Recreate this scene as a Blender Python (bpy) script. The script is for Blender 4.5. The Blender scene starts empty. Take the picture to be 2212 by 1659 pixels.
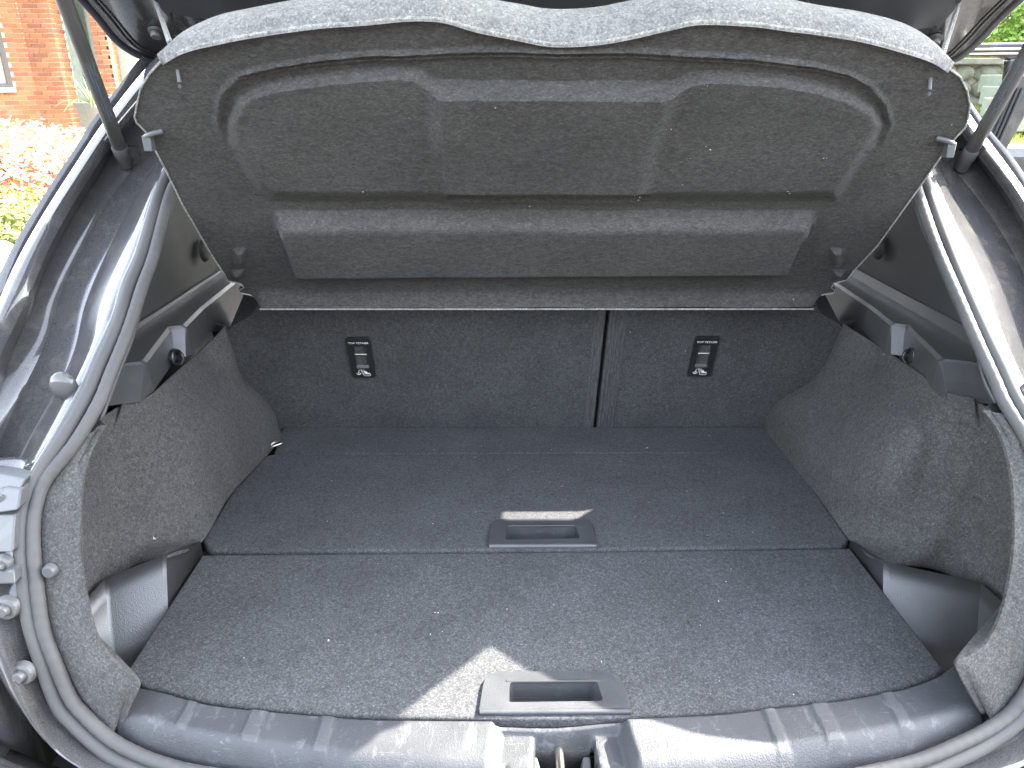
import bpy, bmesh, math, random
import numpy as np
from mathutils import Vector, Matrix
random.seed(7); rng = np.random.default_rng(7)
SC = bpy.context.scene
COL = SC.collection
rad = math.radians

# ------------------------------------------------------------------ camera
FPX, PW, PH = 1630.0, 2212.0, 1659.0          # focal length and frame of the measuring grid
CAM = np.array([-.053, 0.0, .67])
def _rx(a): c, s = math.cos(a), math.sin(a); return np.array([[1,0,0],[0,c,-s],[0,s,c]])
def _rz(a): c, s = math.cos(a), math.sin(a); return np.array([[c,-s,0],[s,c,0],[0,0,1]])
ROT = _rz(rad(-.35)) @ _rx(rad(90-22.1)) @ _rz(rad(-.06))
cd = bpy.data.cameras.new('camera'); cam = bpy.data.objects.new('camera', cd); COL.objects.link(cam)
cam.matrix_world = Matrix.Translation(CAM) @ Matrix(ROT.tolist()).to_4x4()
cd.sensor_width = 36; cd.lens = 36*FPX/PW; cd.clip_start = .02; cd.clip_end = 400
SC.camera = cam

# ------------------------------------------------------------------ light
SUN = np.array([1.155, .565, 1.0]); SUN /= np.linalg.norm(SUN)
w = bpy.data.worlds.new('World'); SC.world = w; w.use_nodes = True
nt = w.node_tree; bg = nt.nodes['Background']
sky = nt.nodes.new('ShaderNodeTexSky'); sky.sky_type = 'NISHITA'; sky.sun_disc = False
sky.sun_elevation = math.asin(SUN[2]); sky.sun_rotation = math.atan2(SUN[0], SUN[1])
sky.dust_density = 2.0
hs = nt.nodes.new('ShaderNodeHueSaturation'); hs.inputs['Saturation'].default_value = .46
nt.links.new(sky.outputs[0], hs.inputs['Color']); nt.links.new(hs.outputs[0], bg.inputs[0]); bg.inputs[1].default_value = .15
sl = bpy.data.lights.new('sun', 'SUN'); sl.energy = 2.6; sl.angle = rad(.5); sl.color = (1, .95, .85)
so = bpy.data.objects.new('sun', sl); COL.objects.link(so)
so.rotation_euler = Vector(SUN.tolist()).to_track_quat('Z', 'Y').to_euler()
vs = SC.view_settings; vs.view_transform = 'Standard'; vs.look = 'None'; vs.gamma = 1; vs.exposure = 4.15

# ------------------------------------------------------------------ measuring helpers: a pixel of the photo met with a plane
def ray(px, py): return ROT @ np.array([(px-PW/2)/FPX, -(py-PH/2)/FPX, -1.0])
def P(px, py, x=None, y=None, z=None):
    d = ray(px, py)
    t = (x-CAM[0])/d[0] if x is not None else (y-CAM[1])/d[1] if y is not None else (z-CAM[2])/d[2]
    return CAM + t*d
def PL(px, py, o, n):
    d = ray(px, py); o = np.array(o, float); n = np.array(n, float)
    return CAM + d*(np.dot(o-CAM, n)/np.dot(d, n))
def proj(p):
    v = (np.asarray(p)-CAM) @ ROT
    return np.stack([PW/2 - FPX*v[..., 0]/v[..., 2], PH/2 + FPX*v[..., 1]/v[..., 2]], -1)
ZS = [-.3, -.1, 0, .1, .2, .3, .4, .5, .6, .7, .8]
YS = [.53, .535, .545, .56, .60, .68, .80, .96, 1.08, 1.20, 1.33]
_zt = np.linspace(-.3, .8, 221); _yt = np.interp(_zt, ZS, YS)
for _ in range(60): _yt = np.concatenate([_yt[:1], (_yt[:-2]+2*_yt[1:-1]+_yt[2:])/4, _yt[-1:]])
def YO(x, z): return np.interp(z, _zt, _yt) + .33*x*x       # the surface of the tailgate opening
def S(px, py, off=0.0):
    d = ray(px, py); lo, hi = .2, 3.0
    for _ in range(50):
        m = (lo+hi)/2; p = CAM+m*d
        if p[1]-YO(p[0], p[2])-off > 0: hi = m
        else: lo = m
    return CAM+lo*d

# ------------------------------------------------------------------ mesh helpers
def crs(a, n):
    """Catmull-Rom through the points of a (k,3), n steps per span."""
    a = np.asarray(a, float); k = len(a)
    e = np.concatenate([[2*a[0]-a[1]], a, [2*a[-1]-a[-2]]]); out = []
    for i in range(k-1):
        p0, p1, p2, p3 = e[i], e[i+1], e[i+2], e[i+3]
        for j in range(n):
            t = j/n
            out.append(.5*((2*p1)+(-p0+p2)*t+(2*p0-5*p1+4*p2-p3)*t*t+(-p0+3*p1-3*p2+p3)*t**3))
    out.append(a[-1]); return np.array(out)
def resample(a, n):
    a = np.asarray(a, float); d = np.concatenate([[0], np.cumsum(np.linalg.norm(np.diff(a, axis=0), axis=1))])
    t = np.linspace(0, d[-1], n); return np.stack([np.interp(t, d, a[:, i]) for i in range(a.shape[1])], -1)
def smooth(x, a, b):
    t = np.clip((x-a)/(b-a), 0, 1); return t*t*(3-2*t)
class MB:
    def __init__(s): s.v = []; s.f = []; s.m = []
    def add(s, v, f, mi=0):
        o = len(s.v); s.v += [tuple(map(float, p)) for p in v]; s.f += [tuple(i+o for i in q) for q in f]; s.m += [mi]*len(f); return s
    def grid(s, g, mi=0, closed=False):
        r, c = g.shape[:2]; f = []
        cc = c if closed else c-1
        for i in range(r-1):
            for j in range(cc):
                k = (j+1) % c
                f.append((i*c+j, i*c+k, (i+1)*c+k, (i+1)*c+j))
        return s.add(g.reshape(-1, 3), f, mi)
    def box(s, c, d, R=None, mi=0):
        c = np.array(c, float); v = np.array([[x, y, z] for x in (-.5, .5) for y in (-.5, .5) for z in (-.5, .5)])*np.array(d, float)
        if R is not None: v = v @ np.array(R, float).T
        return s.add(v+c, [(0,1,3,2),(4,6,7,5),(0,4,5,1),(2,3,7,6),(0,2,6,4),(1,5,7,3)], mi)
    def tube(s, path, r, n=10, caps=True, mi=0, flat=None):
        path = np.asarray(path, float); k = len(path); r = np.broadcast_to(np.asarray(r, float), (k,))
        T = np.gradient(path, axis=0); T /= np.linalg.norm(T, axis=1)[:, None]+1e-12
        u = np.cross(T[0], [0, 0, 1.]); 
        if np.linalg.norm(u) < .1: u = np.cross(T[0], [1., 0, 0])
        g = np.zeros((k, n, 3))
        for i in range(k):
            u = u-T[i]*np.dot(u, T[i]); u /= np.linalg.norm(u); vv = np.cross(T[i], u)
            for j in range(n):
                a = 2*math.pi*j/n; g[i, j] = path[i]+r[i]*(math.cos(a)*u+math.sin(a)*vv)
        o = len(s.v); s.grid(g, mi, closed=True)
        if caps:
            s.f += [tuple(o+j for j in range(n)), tuple(o+(k-1)*n+j for j in reversed(range(n)))]; s.m += [mi, mi]
        return s
    def ring(s, c, ax, prof, n=20, mi=0):
        """a body of revolution: prof = [(radius, height along ax)]"""
        c = np.array(c, float); ax = np.array(ax, float); ax /= np.linalg.norm(ax)
        u = np.cross(ax, [0, 0, 1.]); 
        if np.linalg.norm(u) < .1: u = np.cross(ax, [1., 0, 0])
        u /= np.linalg.norm(u); v = np.cross(ax, u)
        g = np.array([[c+ax*h+r*(math.cos(2*math.pi*j/n)*u+math.sin(2*math.pi*j/n)*v) for j in range(n)] for r, h in prof])
        return s.grid(g, mi, closed=True)
    def build(s, name, mats, parent=None, smooth_=True, solid=None, bevel=None, off=0.0, seg=2):
        me = bpy.data.meshes.new(name); me.from_pydata(s.v, [], s.f)
        for m in (mats if isinstance(mats, (list, tuple)) else [mats]): me.materials.append(m)
        me.polygons.foreach_set('material_index', s.m)
        bm = bmesh.new(); bm.from_mesh(me); bmesh.ops.recalc_face_normals(bm, faces=bm.faces); bm.to_mesh(me); bm.free()
        o = link(name, me, parent)
        if smooth_: me.polygons.foreach_set('use_smooth', [True]*len(me.polygons))
        if solid:
            md = o.modifiers.new('solid', 'SOLIDIFY'); md.thickness = solid; md.offset = off
        if bevel:
            md = o.modifiers.new('bevel', 'BEVEL'); md.width = bevel; md.segments = seg; md.limit_method = 'ANGLE'; md.angle_limit = rad(35); md.harden_normals = False
        if smooth_ and (solid or bevel) or smooth_:
            try:
                me.set_sharp_from_angle(angle=rad(50))
            except Exception: pass
        return o
def link(name, data, parent=None):
    o = bpy.data.objects.new(name, data); COL.objects.link(o)
    if parent is not None:
        o.parent = parent
        o.matrix_parent_inverse = wm(parent).inverted()
    return o
def wm(o):
    m = o.matrix_basis.copy()
    return (wm(o.parent) @ o.matrix_parent_inverse @ m) if o.parent else m
def tag(o, label=None, cat=None, group=None, kind=None):
    if label: o['label'] = label
    if cat: o['category'] = cat
    if group: o['group'] = group
    if kind: o['kind'] = kind
    return o
def thing(name, loc, label, cat, group=None):
    o = bpy.data.objects.new(name, None); COL.objects.link(o); o.location = loc; o.empty_display_size = .1
    return tag(o, label, cat, group)
def sdf(pts, poly):
    """signed distance (inside positive) of pts (n,2) to polygon (k,2)"""
    poly = np.asarray(poly, float); x, y = pts[:, 0], pts[:, 1]
    d = np.full(len(pts), 1e9); ins = np.zeros(len(pts), bool); k = len(poly)
    for i in range(k):
        a, b = poly[i], poly[(i+1) % k]; e = b-a
        t = np.clip(((x-a[0])*e[0]+(y-a[1])*e[1])/(e@e+1e-12), 0, 1)
        d = np.minimum(d, np.hypot(x-a[0]-t*e[0], y-a[1]-t*e[1]))
        c = ((a[1] > y) != (b[1] > y)) & (x < (b[0]-a[0])*(y-a[1])/(b[1]-a[1]+1e-12)+a[0]); ins ^= c
    return np.where(ins, d, -d)
def rounded(corners, n=6):
    """corners: (x, y, radius) -> closed outline"""
    out = []; k = len(corners)
    for i in range(k):
        p0, p1, p2 = [np.array(corners[j % k][:2], float) for j in (i-1, i, i+1)]; r = corners[i][2]
        if r <= 0: out.append(p1); continue
        a = (p0-p1)/np.linalg.norm(p0-p1); b = (p2-p1)/np.linalg.norm(p2-p1)
        s, e = p1+a*r, p1+b*r
        for j in range(n+1):
            t = j/n; out.append((1-t)**2*s+2*t*(1-t)*p1+t*t*e)
    return np.array(out)
def plate(name, outer, holes, M3, h0, h1, mat, parent, bevel=None):
    """flat plate with holes; M3 maps (a, b, h) to the world"""
    bm = bmesh.new(); es = []
    for lp in [outer]+list(holes):
        vs_ = [bm.verts.new(M3(p[0], p[1], h1)) for p in lp]
        es += [bm.edges.new((vs_[i], vs_[(i+1) % len(vs_)])) for i in range(len(vs_))]
    r = bmesh.ops.triangle_fill(bm, use_beauty=True, use_dissolve=False, edges=es)
    fs = [f for f in bm.faces]
    ex = bmesh.ops.extrude_face_region(bm, geom=fs)
    d = Vector(M3(0, 0, h0))-Vector(M3(0, 0, h1))
    bmesh.ops.translate(bm, vec=d, verts=[v for v in ex['geom'] if isinstance(v, bmesh.types.BMVert)])
    bmesh.ops.recalc_face_normals(bm, faces=bm.faces)
    me = bpy.data.meshes.new(name); bm.to_mesh(me); bm.free(); me.materials.append(mat)
    o = link(name, me, parent)
    if bevel:
        md = o.modifiers.new('bevel', 'BEVEL'); md.width = bevel; md.segments = 3; md.limit_method = 'ANGLE'; md.angle_limit = rad(40)
        me.polygons.foreach_set('use_smooth', [True]*len(me.polygons))
        try: me.set_sharp_from_angle(angle=rad(35))
        except Exception: pass
        md.harden_normals = True
    return o

def board(name, outer, holes, z0, z1, m, par, r=.004):
    """carpeted board: flat top, softly rolled edge"""
    outer = np.array(outer, float); n = len(outer)
    def off(d):
        o = []
        for i in range(n):
            a, b, c = outer[i-1], outer[i], outer[(i+1) % n]
            t1, t2 = (b-a)/np.linalg.norm(b-a), (c-b)/np.linalg.norm(c-b)
            n1, n2 = np.array([-t1[1], t1[0]]), np.array([-t2[1], t2[0]]); mm_ = n1+n2; L = max(.35, mm_ @ n1)
            o.append(b+mm_/L*d)
        return np.array(o)
    area = .5*sum(outer[i-1][0]*outer[i][1]-outer[i][0]*outer[i-1][1] for i in range(n)); sg = 1 if area > 0 else -1
    rings = [np.c_[off(sg*r*(1-math.sin(t))), np.full(n, z1-r*(1-math.cos(t)))] for t in np.linspace(0, math.pi/2, 5)]+[np.c_[outer, np.full(n, z0)]]
    mb = MB().grid(np.array(rings), closed=True)
    bm = bmesh.new(); es = []
    for lp in [rings[0][:, :2]]+list(holes):
        v_ = [bm.verts.new((p[0], p[1], z1)) for p in lp]; es += [bm.edges.new((v_[i], v_[(i+1) % len(v_)])) for i in range(len(v_))]
    bmesh.ops.triangle_fill(bm, use_beauty=True, use_dissolve=False, edges=es); bm.verts.index_update()
    mb.add([v.co for v in bm.verts], [tuple(v.index for v in f.verts) for f in bm.faces]); bm.free()
    return mb.build(name, m, par)

# ------------------------------------------------------------------ materials
def mat(name):
    m = bpy.data.materials.new(name); m.use_nodes = True; t = m.node_tree
    return m, t, t.nodes['Principled BSDF']
def nd(t, ty, **k):
    n = t.nodes.new(ty)
    for a, b in k.items():
        if a in ('_',): continue
        setattr(n, a, b)
    return n
def coords(t, scale=(1, 1, 1)):
    tc = nd(t, 'ShaderNodeTexCoord'); mp = nd(t, 'ShaderNodeMapping'); mp.inputs['Scale'].default_value = scale
    t.links.new(tc.outputs['Object'], mp.inputs['Vector']); return mp.outputs[0]
def noise(t, co, sc, det=2, rough=.5, dist=0):
    n = nd(t, 'ShaderNodeTexNoise'); n.inputs['Scale'].default_value = sc; n.inputs['Detail'].default_value = det
    n.inputs['Roughness'].default_value = rough; n.inputs['Distortion'].default_value = dist
    t.links.new(co, n.inputs['Vector']); return n.outputs[0]
def ramp(t, fac, stops, interp='LINEAR'):
    r = nd(t, 'ShaderNodeValToRGB'); r.color_ramp.interpolation = interp
    e = r.color_ramp.elements
    while len(e) < len(stops): e.new(.5)
    for q, (p, c) in zip(e, stops):
        q.position = p; q.color = (*c, 1) if len(c) == 3 else c
    t.links.new(fac, r.inputs[0]); return r.outputs[0]
def mix(t, fac, a, b, bl='MIX'):
    m = nd(t, 'ShaderNodeMix', data_type='RGBA', blend_type=bl)
    for s, v in ((m.inputs[0], fac), (m.inputs[6], a), (m.inputs[7], b)):
        if isinstance(v, (int, float)): s.default_value = v
        elif isinstance(v, tuple): s.default_value = (*v, 1)
        else: t.links.new(v, s)
    return m.outputs[2]
def bump(t, b, h, st, dist=.001):
    n = nd(t, 'ShaderNodeBump'); n.inputs['Strength'].default_value = st; n.inputs['Distance'].default_value = dist
    t.links.new(h, n.inputs['Height']); t.links.new(n.outputs[0], b.inputs['Normal']); return n
def g3(v, k=(1, 1, 1)): return (v*k[0], v*k[1], v*k[2])
def felt(name, base, tint=(1, 1, 1), stretch=(1, 1, 1), lint=.5, contrast=1.0, sc=420, sheen=.03):
    m, t, b = mat(name); co = coords(t, stretch)
    n1 = noise(t, co, sc, 3, .65, .6); n2 = noise(t, co, sc*.35, 3, .6, 1.0); n3 = noise(t, co, 9, 4, .6)
    a = ramp(t, n1, [(.34, g3(base*(1-.62*contrast), tint)), (.52, g3(base, tint)), (.70, g3(base*(1+1.5*contrast), tint))])
    f2 = ramp(t, n2, [(.3, (.72,)*3), (.7, (1.30,)*3)])
    c = mix(t, 1.0, a, f2, 'MULTIPLY')
    f3 = ramp(t, n3, [(.3, (.86,)*3), (.7, (1.13,)*3)]); c = mix(t, 1.0, c, f3, 'MULTIPLY')
    c0 = coords(t)
    vo = nd(t, 'ShaderNodeTexVoronoi'); vo.inputs['Scale'].default_value = 46; t.links.new(c0, vo.inputs['Vector'])
    sp = ramp(t, vo.outputs['Distance'], [(0, (1, 1, 1)), (.036, (1, 1, 1)), (.052, (0, 0, 0))])
    rs = nd(t, 'ShaderNodeSeparateColor'); t.links.new(vo.outputs['Color'], rs.inputs[0])
    th = nd(t, 'ShaderNodeMath', operation='GREATER_THAN'); t.links.new(rs.outputs[0], th.inputs[0]); th.inputs[1].default_value = 1-.09*lint
    mm = nd(t, 'ShaderNodeMath', operation='MULTIPLY'); t.links.new(sp, mm.inputs[0]); t.links.new(th.outputs[0], mm.inputs[1])
    c = mix(t, mm.outputs[0], c, (.42, .41, .36))
    t.links.new(c, b.inputs['Base Color'])
    b.inputs['Roughness'].default_value = .95; b.inputs['Specular IOR Level'].default_value = .08
    b.inputs['Sheen Weight'].default_value = sheen; b.inputs['Sheen Roughness'].default_value = .6
    bump(t, b, n1, .55, .0014); return m
def plastic(name, base, rough, tint=(1, 1, 1), grain=0.0, gsc=420, wear=0.0, spec=.5, ior=1.5):
    m, t, b = mat(name); co = coords(t)
    n3 = noise(t, co, 14, 4, .6)
    c = ramp(t, n3, [(.3, g3(base*.85, tint)), (.7, g3(base*1.15, tint))])
    if wear:
        nw = noise(t, coords(t, (1, .35, 1)), 60, 6, .7, .4)
        f = ramp(t, nw, [(.56, (0, 0, 0)), (.78, (wear,)*3)]); c = mix(t, f, c, (.22, .22, .23))
        ns = noise(t, coords(t, (.12, 1, 1)), 300, 3, .6, 2.0)
        f = ramp(t, ns, [(.66, (0, 0, 0)), (.72, (wear*.6,)*3)]); c = mix(t, f, c, (.30, .30, .30))
    t.links.new(c, b.inputs['Base Color'])
    rr = ramp(t, n3, [(.3, (rough*.85,)*3), (.7, (min(1, rough*1.15),)*3)]); t.links.new(rr, b.inputs['Roughness'])
    b.inputs['Specular IOR Level'].default_value = spec; b.inputs['IOR'].default_value = ior
    if grain:
        vo = nd(t, 'ShaderNodeTexVoronoi'); vo.feature = 'F1'; vo.inputs['Scale'].default_value = gsc; t.links.new(co, vo.inputs['Vector'])
        bump(t, b, vo.outputs['Distance'], grain, .0008)
    return m
def paint(name, col, rough=.08, flake=True, coat=1.0, veil=.0):
    m, t, b = mat(name); co = coords(t)
    n = noise(t, co, 900, 1); c = ramp(t, n, [(.4, tuple(.8*q for q in col)), (.7, tuple(1.5*q for q in col))])
    if veil:
        nz = noise(t, co, 26, 6, .7, .5); f = ramp(t, nz, [(.5, (0, 0, 0)), (.75, (veil,)*3)]); c = mix(t, f, c, (.30, .27, .21))
    t.links.new(c, b.inputs['Base Color']); b.inputs['Roughness'].default_value = rough
    b.inputs['Coat Weight'].default_value = coat; b.inputs['Coat Roughness'].default_value = .03; b.inputs['Metallic'].default_value = .0
    b.inputs['Specular IOR Level'].default_value = .35
    return m
def plain(name, col, rough=.6, metal=0.0, var=.15, sc=20, bmp=0.0):
    m, t, b = mat(name); n = noise(t, coords(t), sc, 4, .6)
    t.links.new(ramp(t, n, [(.3, tuple(q*(1-var) for q in col)), (.7, tuple(min(1, q*(1+var)) for q in col))]), b.inputs['Base Color'])
    b.inputs['Roughness'].default_value = rough; b.inputs['Metallic'].default_value = metal
    if bmp: bump(t, b, n, bmp, .01)
    return m
def glass(name, tint=(.75, .8, .78)):
    m, t, b = mat(name); out = t.nodes['Material Output']
    tr = nd(t, 'ShaderNodeBsdfTransparent'); tr.inputs[0].default_value = (*tint, 1)
    gl = nd(t, 'ShaderNodeBsdfGlossy'); gl.inputs['Roughness'].default_value = .02
    fr = nd(t, 'ShaderNodeFresnel'); fr.inputs[0].default_value = 1.45
    mx = nd(t, 'ShaderNodeMixShader'); t.links.new(fr.outputs[0], mx.inputs[0]); t.links.new(tr.outputs[0], mx.inputs[1]); t.links.new(gl.outputs[0], mx.inputs[2])
    t.links.new(mx.outputs[0], out.inputs['Surface']); return m

FELT_FLOOR = felt('floor carpet', .058, (.98, .995, 1.02), lint=.8, contrast=.58, sc=480)
FELT_SEAT = felt('seat back carpet', .060, (.98, 1, 1.0), lint=.4, contrast=.45, sc=480)
FELT_SIDE = felt('side carpet', .062, (1.02, 1, .96), lint=.5, contrast=.42, sc=480)
FELT_SHELF = felt('shelf felt', .055, (1.035, 1, .94), stretch=(.5, 1, 1), lint=.4, contrast=.32, sc=600)
FELT_LIP = felt('shelf lip felt', .16, (1.03, 1, .96), lint=1.0, contrast=.35)
FELT_EDGE = felt('cut edge and fold highlight', .22, (1.02, 1, .92), lint=0, contrast=.5)
TRIM = plastic('smooth grey trim', .036, .62)
TRIMG = plastic('grained trim', .050, .36, grain=.15, gsc=700, ior=1.9)
POCKET = plastic('grained pocket plastic', .028, .36, grain=.25, gsc=620, ior=1.75)
SILL = plastic('scuffed sill plastic', .042, .58, (.95, .98, 1.06), grain=.35, gsc=520, wear=.42)
SILLW = plastic('worn sill rib', .060, .55, (.97, .99, 1.04), grain=.35, gsc=520, wear=.6)
BLACK = plastic('black plastic', .018, .38, (.95, 1, 1.02))
STRUT = plastic('strut barrel', .085, .40, (1.04, 1, .96))
HANDLE = plastic('handle plastic', .046, .48, (.95, .98, 1.05), grain=.25, gsc=700, wear=.12)
RUBBER = plastic('grey seal rubber', .062, .66, (1.03, 1, .97), spec=.35)
PAINT = paint('blue black paint', (.050, .049, .050), rough=.14, coat=.8, veil=.18)  # lens flare haze put into the colour: raised base and pale blotches
STEEL = plain('steel', (.62, .58, .50), .28, 1.0, .1, 60)
BOLT = plain('dull bolt', (.13, .13, .13), .5, .5, .2, 200)
GREYP = plastic('grey bracket plastic', .075, .45, (.98, 1, 1.03))
CORD = plain('grey cord', (.20, .20, .19), .9, 0, .3, 400)
WHITE = plain('white print', (.80, .80, .78), .6, 0, .03)
BLUE = plain('faded blue print', (.11, .15, .19), .6, 0, .05)
GLASS = glass('window glass')
DARKF = plastic('cabin dark', .02, .8)
CLEAR = plastic('translucent lens', .07, .15)

# ================================================================== THE CAR
car = thing('parked_car', (0, 1.6, -.75), 'dark blue hatchback with its tailgate raised over the open empty boot', 'car')
LEAN = rad(21.4)
SO = np.array([0, 1.4166, 0]); SV = np.array([0, -math.sin(LEAN), math.cos(LEAN)]); SN = np.array([0, -math.cos(LEAN), -math.sin(LEAN)])
def seatM(a, b, h): return tuple(SO+np.array([a, 0, 0])+SV*b+SN*h)
def floorM(a, b, h): return (a, b, h)

# ---- rear seat backs
def seat_back(u0, u1, top):
    o = [(.60, -.10, 0), (.60, .15, .02), (.566, .262, .02), (.505, .300, .02), (.480, .373 if u1 > .2 else .36, .02)]
    if u0 < 0: out = rounded([(u1, -.10, 0), (u1, top, .03), (-.44, top, .03)]+[(-a, b, r) for a, b, r in o[::-1]])
    else: out = rounded(o+[(.20, .373, .01), (.19, top, .03), (u0, top, .03), (u0, -.10, 0)])
    return plate('seat_backrest', out, [], seatM, -.11, 0, FELT_SEAT, car, bevel=.010)
sbl = seat_back(-.66, .1245, .47); tag(sbl, 'wide left section of the split rear seat back')
sbr = seat_back(.1315, .66, .47); tag(sbr, 'narrow right section of the split rear seat back')
def strip(u0, u1, par, ribs):
    mb = MB(); n = ribs*6
    a = np.linspace(u0, u1, n+1); h = .0012+.0016*np.abs(np.sin((a-u0)/(u1-u0)*math.pi*ribs))
    g = np.array([[seatM(a[j], b, h[j]) for j in range(n+1)] for b in np.linspace(-.02, .44, 12)])
    return mb.grid(g).build('edge_strip', FELT_STRIP, par)
FELT_STRIP = felt('edge strip cloth', .075, (1.0, 1.0, 1.0), stretch=(3, .2, .2), lint=0, contrast=.5)
strip(.104, .1235, sbl, 3); strip(.1325, .166, sbr, 5)

# ---- tether anchors
def text_mesh(txt, size, M3, h, cx, cy):
    cu = bpy.data.curves.new('txt', 'FONT'); cu.body = txt; cu.size = size; cu.align_x = 'CENTER'; cu.align_y = 'CENTER'; cu.resolution_u = 2
    ob = bpy.data.objects.new('txt', cu); COL.objects.link(ob)
    dg = bpy.context.evaluated_depsgraph_get(); me = bpy.data.meshes.new_from_object(ob.evaluated_get(dg))
    v = [M3(cx+p.co.x, cy+p.co.y, h) for p in me.vertices]; f = [tuple(p.vertices) for p in me.polygons]
    bpy.data.objects.remove(ob); bpy.data.curves.remove(cu); bpy.data.meshes.remove(me)
    return v, f
def tether(u, par, lab):
    v0, v1 = .144, .243; w = .0225
    def M(a, b, h): return seatM(u+a, v0+b, h)
    H = v1-v0
    out = rounded([(-w, 0, .006), (w, 0, .006), (w, H, .006), (-w, H, .006)])
    hole = rounded([(-.0125, .024, .002), (.0125, .024, .002), (.0115, .080, .002), (-.0115, .080, .002)], 2)
    p = plate('tether_anchor', out, [hole], M, -.002, .005, BLACK, car, bevel=.0016); tag(p, lab)
    mb = MB()                                                       # the cavity behind the bar: sloped floor
    a = [M(-.0125, .024, .004), M(.0125, .024, .004), M(.0115, .080, .004), M(-.0115, .080, .004)]
    b = [M(-.0070, .050, -.020), (M(.0070, .050, -.020)), M(.0070, .074, -.020), M(-.0070, .074, -.020)]
    mb.add(a+b, [(0,1,5,4),(1,2,6,5),(2,3,7,6),(3,0,4,7),(4,5,6,7)]).build('cavity', BLACK, p, smooth_=False)
    MB().tube([M(-.0125, .055, -.001), M(.0125, .055, -.001)], .0016, 10).build('anchor_bar', STEEL, p)
    MB().tube([M(-.0115, .0245, .0048), M(.0115, .0245, .0048)], .0011, 8).build('lower_lip', TRIM, p)
    mb = MB(); v, f = text_mesh('TOP TETHER', .0066, M, .0056, 0, .0875); mb.add(v, f); mb.build('lettering', WHITE, p, smooth_=False); mb = MB()
    def st(pts, wd, closed=False):                                  # a printed stroke
        q = list(pts)+([pts[0]] if closed else [])
        for i in range(len(q)-1):
            A, B = np.array(q[i], float), np.array(q[i+1], float); d = (B-A)/np.linalg.norm(B-A); nn = np.array([-d[1], d[0]])*wd/2; A = A-d*wd*.4; B = B+d*wd*.4
            mb.add([M(*(A+nn), .0056), M(*(B+nn), .0056), M(*(B-nn), .0056), M(*(A-nn), .0056)], [(0, 1, 2, 3)])
    st([(-.0030, .0190), (-.0012, .0190), (.0030, .0100), (.0125, .0100), (.0125, .0075), (.0112, .0055), (.0010, .0055), (-.0040, .0190)], .0009)  # seat outline
    st([(.0020, .0165), (.0050, .0118), (.0115, .0122)], .0018); st([(.0048, .0160), (.0062, .0135)], .0026)       # child in its seat
    for k in range(6):
        t = math.pi*(.02+.17*k); x, y = -.0030-.0058*math.cos(t), .0172+.0042*math.sin(t); st([(x-.0004, y), (x+.0004, y)], .0010)
    st([(-.0090, .0155), (-.0095, .0090)], .0011); st([(-.0135, .0118), (-.0118, .0095), (-.0095, .0088), (-.0070, .0096), (-.0055, .0120)], .0013); st([(-.0110, .0140), (-.0072, .0140)], .0008)
    mb.build('pictogram', WHITE, p, smooth_=False)
tether(-.330, None, 'left black plate for the top tether with white lettering')
tether(.318, None, 'right black plate for the top tether with white lettering')

# ---- boot floor boards
def px_z(lst, z=0.0): return [tuple(P(a, b, z=z)[:2]) for a, b in lst]
far_out = px_z([(458, 1190), (1048, 1187), (1286, 1185.5), (1816, 1179), (1833, 1164), (1704, 984), (1693, 977), (592, 981), (546, 987), (437, 1167)])
H1 = [( -.084, .979), (-.0775, 1.0275), (-.066, 1.056), (.069, 1.0575), (.081, 1.030), (.0815, .980)]
hole1 = rounded([(-.056, .9965, .004), (.059, .9985, .004), (.0545, 1.0355, .004), (-.0555, 1.0345, .004)], 3)
board_far = thing('boot_floor_board', (0, 1.12, -.02), 'far carpeted boot floor board with a thin handle at the middle seam', 'floor board')
board('panel', far_out, [hole1], -.016, 0, FELT_FLOOR, board_far)
flap = px_z([(592.5, 980.2), (1692.5, 976.2), (1650, 925), (1640, 922), (612, 923), (604, 940)])
board('rear_flap', flap, [], -.014, .000, FELT_FLOOR, board_far, .003)
near_px = [(278, 1464), (320, 1483), (361, 1491), (444, 1513), (553, 1527), (636, 1534), (779, 1545), (870, 1548), (1039, 1550), (1213, 1551), (1362, 1546), (1474, 1541), (1555, 1537), (1659, 1525), (1812, 1507), (1895, 1493), (1951, 1482), (2020, 1458), (2038, 1441)]
near_out = px_z([(436, 1196), (274, 1446)]+near_px+[(1838, 1182), (1280, 1189.5), (1050, 1191.5)])
hole2 = rounded([(-.055, .668, .005), (.0565, .669, .005), (.052, .7005, .005), (-.052, .6995, .005)], 3)
board_near = thing('boot_floor_board', (0, .8, -.02), 'near carpeted boot floor board with a handle beside the boot sill', 'floor board')
board('panel', near_out, [hole2], -.016, -.0015, FELT_FLOOR, board_near)
def handle(par, yn, yf, wn, wf, hole, roof, z0, lip):
    out = rounded([(-wn, yn, .003), (wn, yn, .003), (wf, yf, .024), (-wf, yf, .024)], 8)
    p = plate('handle', out, [hole], floorM, z0-.004, z0+.0045, HANDLE, par, bevel=.0022)
    n = len(hole); c = hole.mean(0)
    g = np.array([[(q[0], q[1], z0+.003) for q in hole], [(c[0]+(q[0]-c[0])*.985, c[1]+(q[1]-c[1])*.96, z0-.012) for q in hole],
                  [(c[0]+(q[0]-c[0])*.95, c[1]+.002+(q[1]-c[1])*.80, z0-.026) for q in hole]])
    mb = MB().grid(g, closed=True); o = len(mb.v); mb.add(g[-1], [tuple(range(n))])
    mb.build('recess', HANDLE, p)
    yy = hole[:, 1].max()
    MB().tube([(-wf+.026, yy+.0005, z0+.0035), (wf-.026, yy+.0008, z0+.0035)], .0022, 8).build('recess_rim', TRIM, p)
    MB().tube([(-wn+.001, yn+.001, z0+.002), (wn-.001, yn+.001, z0+.002)], .0036, 8).build('front_lip', lip, p)
    return p
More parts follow.
